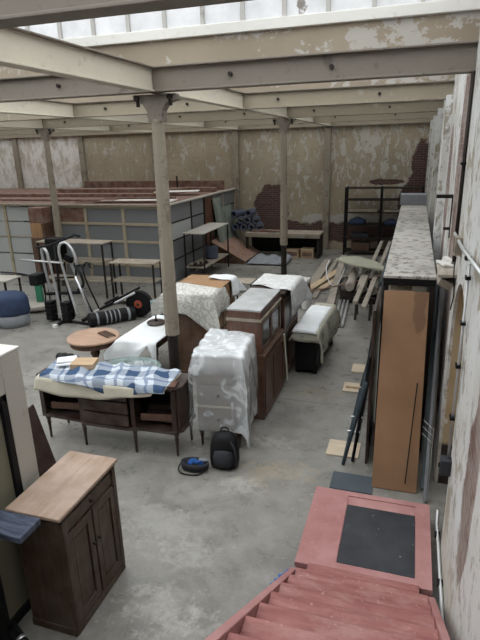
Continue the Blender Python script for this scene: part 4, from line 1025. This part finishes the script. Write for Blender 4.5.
for i in range(3):
    p = Vector((-1.33+.30*i, 14.0-.05*i, .42)); q = Vector((-1.26+.27*i, 12.15-.1*i, .42))
    bm = NB(); c = (p+q)/2; cyl(bm, p-c, q-c, .11, n=14); tag(mk('log', bm, GREYW, None, .02, loc=c), 'grey round log under the ironing board, %s of three' % ('leftmost','middle','rightmost')[i], 'log')
for q in (12.3, 13.6):
    bm = NB(); bx(bm, -.5,.36,-.06,.06,0,.305); tag(mk('support_block', bm, DARKM, None, .01, loc=(-1.0,q,0)), 'dark block carrying the logs, %s one' % ('nearer' if q < 13 else 'farther'), 'block')
for i, (x0, x1) in enumerate(((-.98,-.98), (-.72,-.70))):
    lath('long pale rail on dark trestles, %s of the pair' % ('left','right')[i], (x0+.12,17.6,.56), (x1+.08*(1-i)-.08,10.6-.35*i,.50), .10, .07, GREYW, 'rail', 'rail')
t = thing('trestle', 'low dark trestle under the near end of the two long rails', 'trestle', (-.84, 11.2, 0))
for x in (-.16,.14):
    bm = NB(); beam(bm, (x,-.22,0), (x,0,.44), .05, .04); mk('leg', bm, DARKM, t); bm = NB(); beam(bm, (x,.22,0), (x,0,.44), .05, .04); mk('leg', bm, DARKM, t)
box('crossbar', DARKM, t, -.24,.22,-.04,.04,.41,.455)
t = thing('trestle', 'low dark trestle under the far end of the two long rails', 'trestle', (-.78, 16.2, 0))
for x in (-.16,.14):
    bm = NB(); beam(bm, (x,-.22,0), (x,0,.44), .05, .04); mk('leg', bm, DARKM, t); bm = NB(); beam(bm, (x,.22,0), (x,0,.44), .05, .04); mk('leg', bm, DARKM, t)
box('crossbar', DARKM, t, -.24,.22,-.04,.04,.43,.49)
# ironing board
t = thing('ironing_board', 'pale green ironing board standing over the timber heap', 'ironing board', (-1.05, 13.25, 0), math.radians(-48))
bm = NB(); L = .88
pts = []
for k_ in range(25):
    u = -1+2*k_/24; hw = .36*min(1, (1-u)/1.1+.12) if u > -.75 else .36*math.sqrt(max(0, 1-((-.75-u)/.25)**2))
    pts.append((L*u, hw))
poly = pts + [(a_, -b_) for a_, b_ in reversed(pts) if b_ > .001]
cl = []
for p_ in poly:
    if not cl or (Vector(p_)-Vector(cl[-1])).length > .004: cl.append(p_)
prism(bm, cl, .74, .785); mk('padded_top', bm, paint('pale_green_cover', (.40,.40,.31), (.28,.27,.2)), t, .01)
for s in (-1,1):
    bm = NB(); tube(bm, [(-.55,s*.12,.05),(.35,s*.06,.74)], .014, 8); mk('leg', bm, CHROME, t)
    bm = NB(); tube(bm, [(.5,s*.12,.05),(-.35,s*.06,.74)], .014, 8); mk('leg', bm, CHROME, t)
t = thing('wire_loop', 'bent pale metal tube loop standing left of the ironing board', 'metal loop', (-1.7,13.2,0)); bm = NB(); tube(bm, [(-.25,.3,.75),(-.32,.1,.55),(-.18,-.1,.22),(.0,-.2,.16),(.1,.0,.35),(.2,.3,.7),(.0,.4,.8)], .014, 8, 2); mk('tube', bm, CHROME, t)
bm = NB(); cyl(bm, (.1,-.05,0),(.1,0,.36),.012); mk('prop', bm, DARKM, t)

# ------------------------------------------------------------------ boards on floor
def fl(label, x0, x1, y0, y1, mt=PLY, h=.018, rz=0, nm='floor_board'):
    bm = NB(); bx(bm, -(x1-x0)/2,(x1-x0)/2,-(y1-y0)/2,(y1-y0)/2,0,h); return tag(mk(nm, bm, mt, None, .003, loc=((x0+x1)/2,(y0+y1)/2,0), rz=rz), label, 'board')
fl('square plywood piece on the floor nearest the red landing', -.79,-.40,5.62,5.97)
fl('middle plywood piece on the floor with a short batten on it', -.82,-.48,7.42,7.74)
fl('farthest small plywood piece on the floor', -.77,-.5,8.18,8.52)
bm = NB(); bx(bm, -.13,.13,-.02,.02,0,.03); tag(mk('short_batten', bm, LIGHTW, None, .003, loc=(-.65,7.55,.019)), 'short light batten lying on the middle plywood piece', 'batten')
bm = NB(); bx(bm, -.23,.23,-.16,.16,0,.012); tag(mk('dark_mat', bm, plain('slate_blue_mat', (.075,.09,.105), .8), None, .003, loc=(-.42,5.13,0)), 'dark slate-blue mat on the floor just behind the red landing', 'mat')
for yq in (6.22, 6.62):
    bm = NB(); cyl(bm, (-.60,yq,.02), (-.44,yq,.02), .018); tag(mk('pipe_end', bm, ALU, None, loc=(0,0,0)), 'short pipe end poking out below the leaning frames, %s one' % ('nearer' if yq < 6.4 else 'farther'), 'pipe')

# ------------------------------------------------------------------ tall storage rack on the right
t = thing('storage_rack', 'tall timber storage rack with a long dusty white top along the right wall', 'rack', (.03, 9.85, 0))
box('top_board', DIRTYW, t, -.28, .28, -3.9, 3.9, 2.17, 2.2, bev=.004); box('top_frame', BLACKM, t, -.28,.28,-3.9,3.9,2.09,2.17, bev=.004)
for y in (-3.85, -1.3, 1.3, 3.8):
    for x in (-.25, .25): box('post', DARKM, t, x-.03, x+.03, y-.03, y+.03, 0, 2.09)
for zq in (.25, .95, 1.6): box('shelf', GREYW, t, -.25,.25,-3.85,3.85,zq-.03,zq)
box('back_board', BLACKM, t, .27,.285,-3.85,3.85,.1,2.1)
t = thing('flat_carton', 'tall flat brown cardboard carton leaning on the near end of the storage rack', 'carton', (.0, 5.10, 0))
bm = NB(); beam(bm, (.03,.03,.0), (.01,.76,2.05), .06*0+.47, .05, (0,1,0)); mk('carton_body', bm, CARDP, t, .004)
bm = NB(); beam(bm, (.14,.0,.12), (.19,.36,1.15), .012, .012, (0,1,0)); mk('dark_seam', bm, BLACKM, t)
t = thing('paper_box', 'open-ended box of pale papers on the top shelf of the storage rack, behind the carton', 'box', (.02, 6.35, 1.602))
box('case', LIGHTW, t, -.2,.05,-.2,.2,0,.38); box('flap', PLY, t, -.2,.05,-.205,-.2,.25,.45); 
bm = NB(); bx(bm, -.3,.3,-.25,.25,0,.24); tag(mk('white_carton', bm, GREYC, None, .01, loc=(.02,13.5,2.202)), 'grey-white carton standing at the far end of the long dusty top', 'box')
# leaning frames left of the rack
def frame(label, xb, xt, y0, y1, h, r=.014, mt=BLACKM, bars=0):
    t = thing('bed_frame', label, 'frame', (xb, (y0+y1)/2, 0)); L = (y1-y0)/2
    bm = NB(); tube(bm, [(0,-L,.015),(xt-xb,-L,h)], r, 8); tube(bm, [(0,L,.015),(xt-xb,L,h)], r, 8); tube(bm, [(xt-xb,-L,h),(xt-xb,L,h)], r, 8); tube(bm, [(0,-L,.015),(0,L,.015)], r, 8); mk('frame_tube', bm, mt, t)
    for q in range(bars):
        f = (q+1)/(bars+1); bm = NB(); tube(bm, [((xt-xb)*f,-L,h*f),((xt-xb)*f,L,h*f)], r*.7, 8); mk('crossbar', bm, mt, t)
TEAL = plain('blue_black_tube', (.035,.05,.06), .5)
frame('outer blue-black bed frame leaning against the left side of the rack', -.56, -.345, 5.45, 7.6, 1.05, .02, TEAL, 2)
frame('second bed frame leaning inside the outer one against the rack', -.46, -.32, 5.55, 8.2, 1.35, .018, BLACKM, 1)
frame('taller thin frame leaning farthest back against the rack', -.50, -.32, 7.0, 9.6, 1.85, .016, TEAL, 2)
bm = NB(); bx(bm, -.318,-.288,5.55,6.6,0,1.9); tag(mk('upright_board', bm, MAHOGZ, None, .004), 'dark panel standing on edge between the carton and the leaning frames', 'panel')
# things right of the rack between it and the wall
lath('grey metal section leaning between the carton and the arch', (.345,4.98,0.02), (.39,6.3,2.0), .035, .05, plain('grey_section', (.16,.17,.18), .5), 'metal_section', 'metal section')
lath('dark blue-grey section leaning beside the grey metal section', (.33,5.2,.02), (.36,6.9,1.9), .05, .09, plain('blue_grey_section', (.09,.11,.12), .5), 'metal_section', 'metal section')
lath('tan batten leaning against the wall beside the rack', (.40,5.45,.02), (.42,6.6,2.05), .04, .05, GREYW, 'batten')
t = thing('wire_rack', 'thin white wire rack behind the right edge of the carton', 'wire rack', (.33,5.2,0))
for q in (.62,.70,.78): bm = NB(); tube(bm, [(-.06,.0,q+.08),(.05,-.05,q)], .004, 6); mk('wire', bm, CHROME, t)
bm = NB(); tube(bm, [(.05,-.05,0.0),(.05,-.05,.8)], .005, 6); mk('upright_wire', bm, CHROME, t)

# ------------------------------------------------------------------ light: overcast daylight through the roof glass
wd = bpy.data.worlds.new('overcast'); S.world = wd; wd.use_nodes = True
bg = wd.node_tree.nodes['Background']; bg.inputs[0].default_value = (.97,.985,1.0,1); bg.inputs[1].default_value = 3.25
# ------------------------------------------------------------------ camera
F = 524.916
v = Vector((283-240, 1917-320, F)).normalized(); dY = Vector((417-240, 142.7-320, F)); dY = (dY - v*dY.dot(v)).normalized()
Xw = v.cross(dY); Zw = -v
cam = bpy.data.cameras.new('camera'); co = bpy.data.objects.new('camera', cam); COL.objects.link(co); S.camera = co
cam.sensor_fit = 'VERTICAL'; cam.sensor_height = 24; cam.lens = F/640*24; cam.clip_end = 200
r0 = Vector((Xw.x, dY.x, Zw.x)); r1 = Vector((Xw.y, dY.y, Zw.y)); r2 = Vector((Xw.z, dY.z, Zw.z))  # camera right, down, forward in world
M = Matrix((( r0.x, -r1.x, -r2.x, 0), (r0.y, -r1.y, -r2.y, 0), (r0.z, -r1.z, -r2.z, 3.6), (0,0,0,1)))
co.matrix_world = M
S.view_settings.view_transform = 'Standard'; S.view_settings.look = 'None'; S.view_settings.gamma = 1; S.view_settings.use_curve_mapping = False
S.view_settings.exposure = 0.0
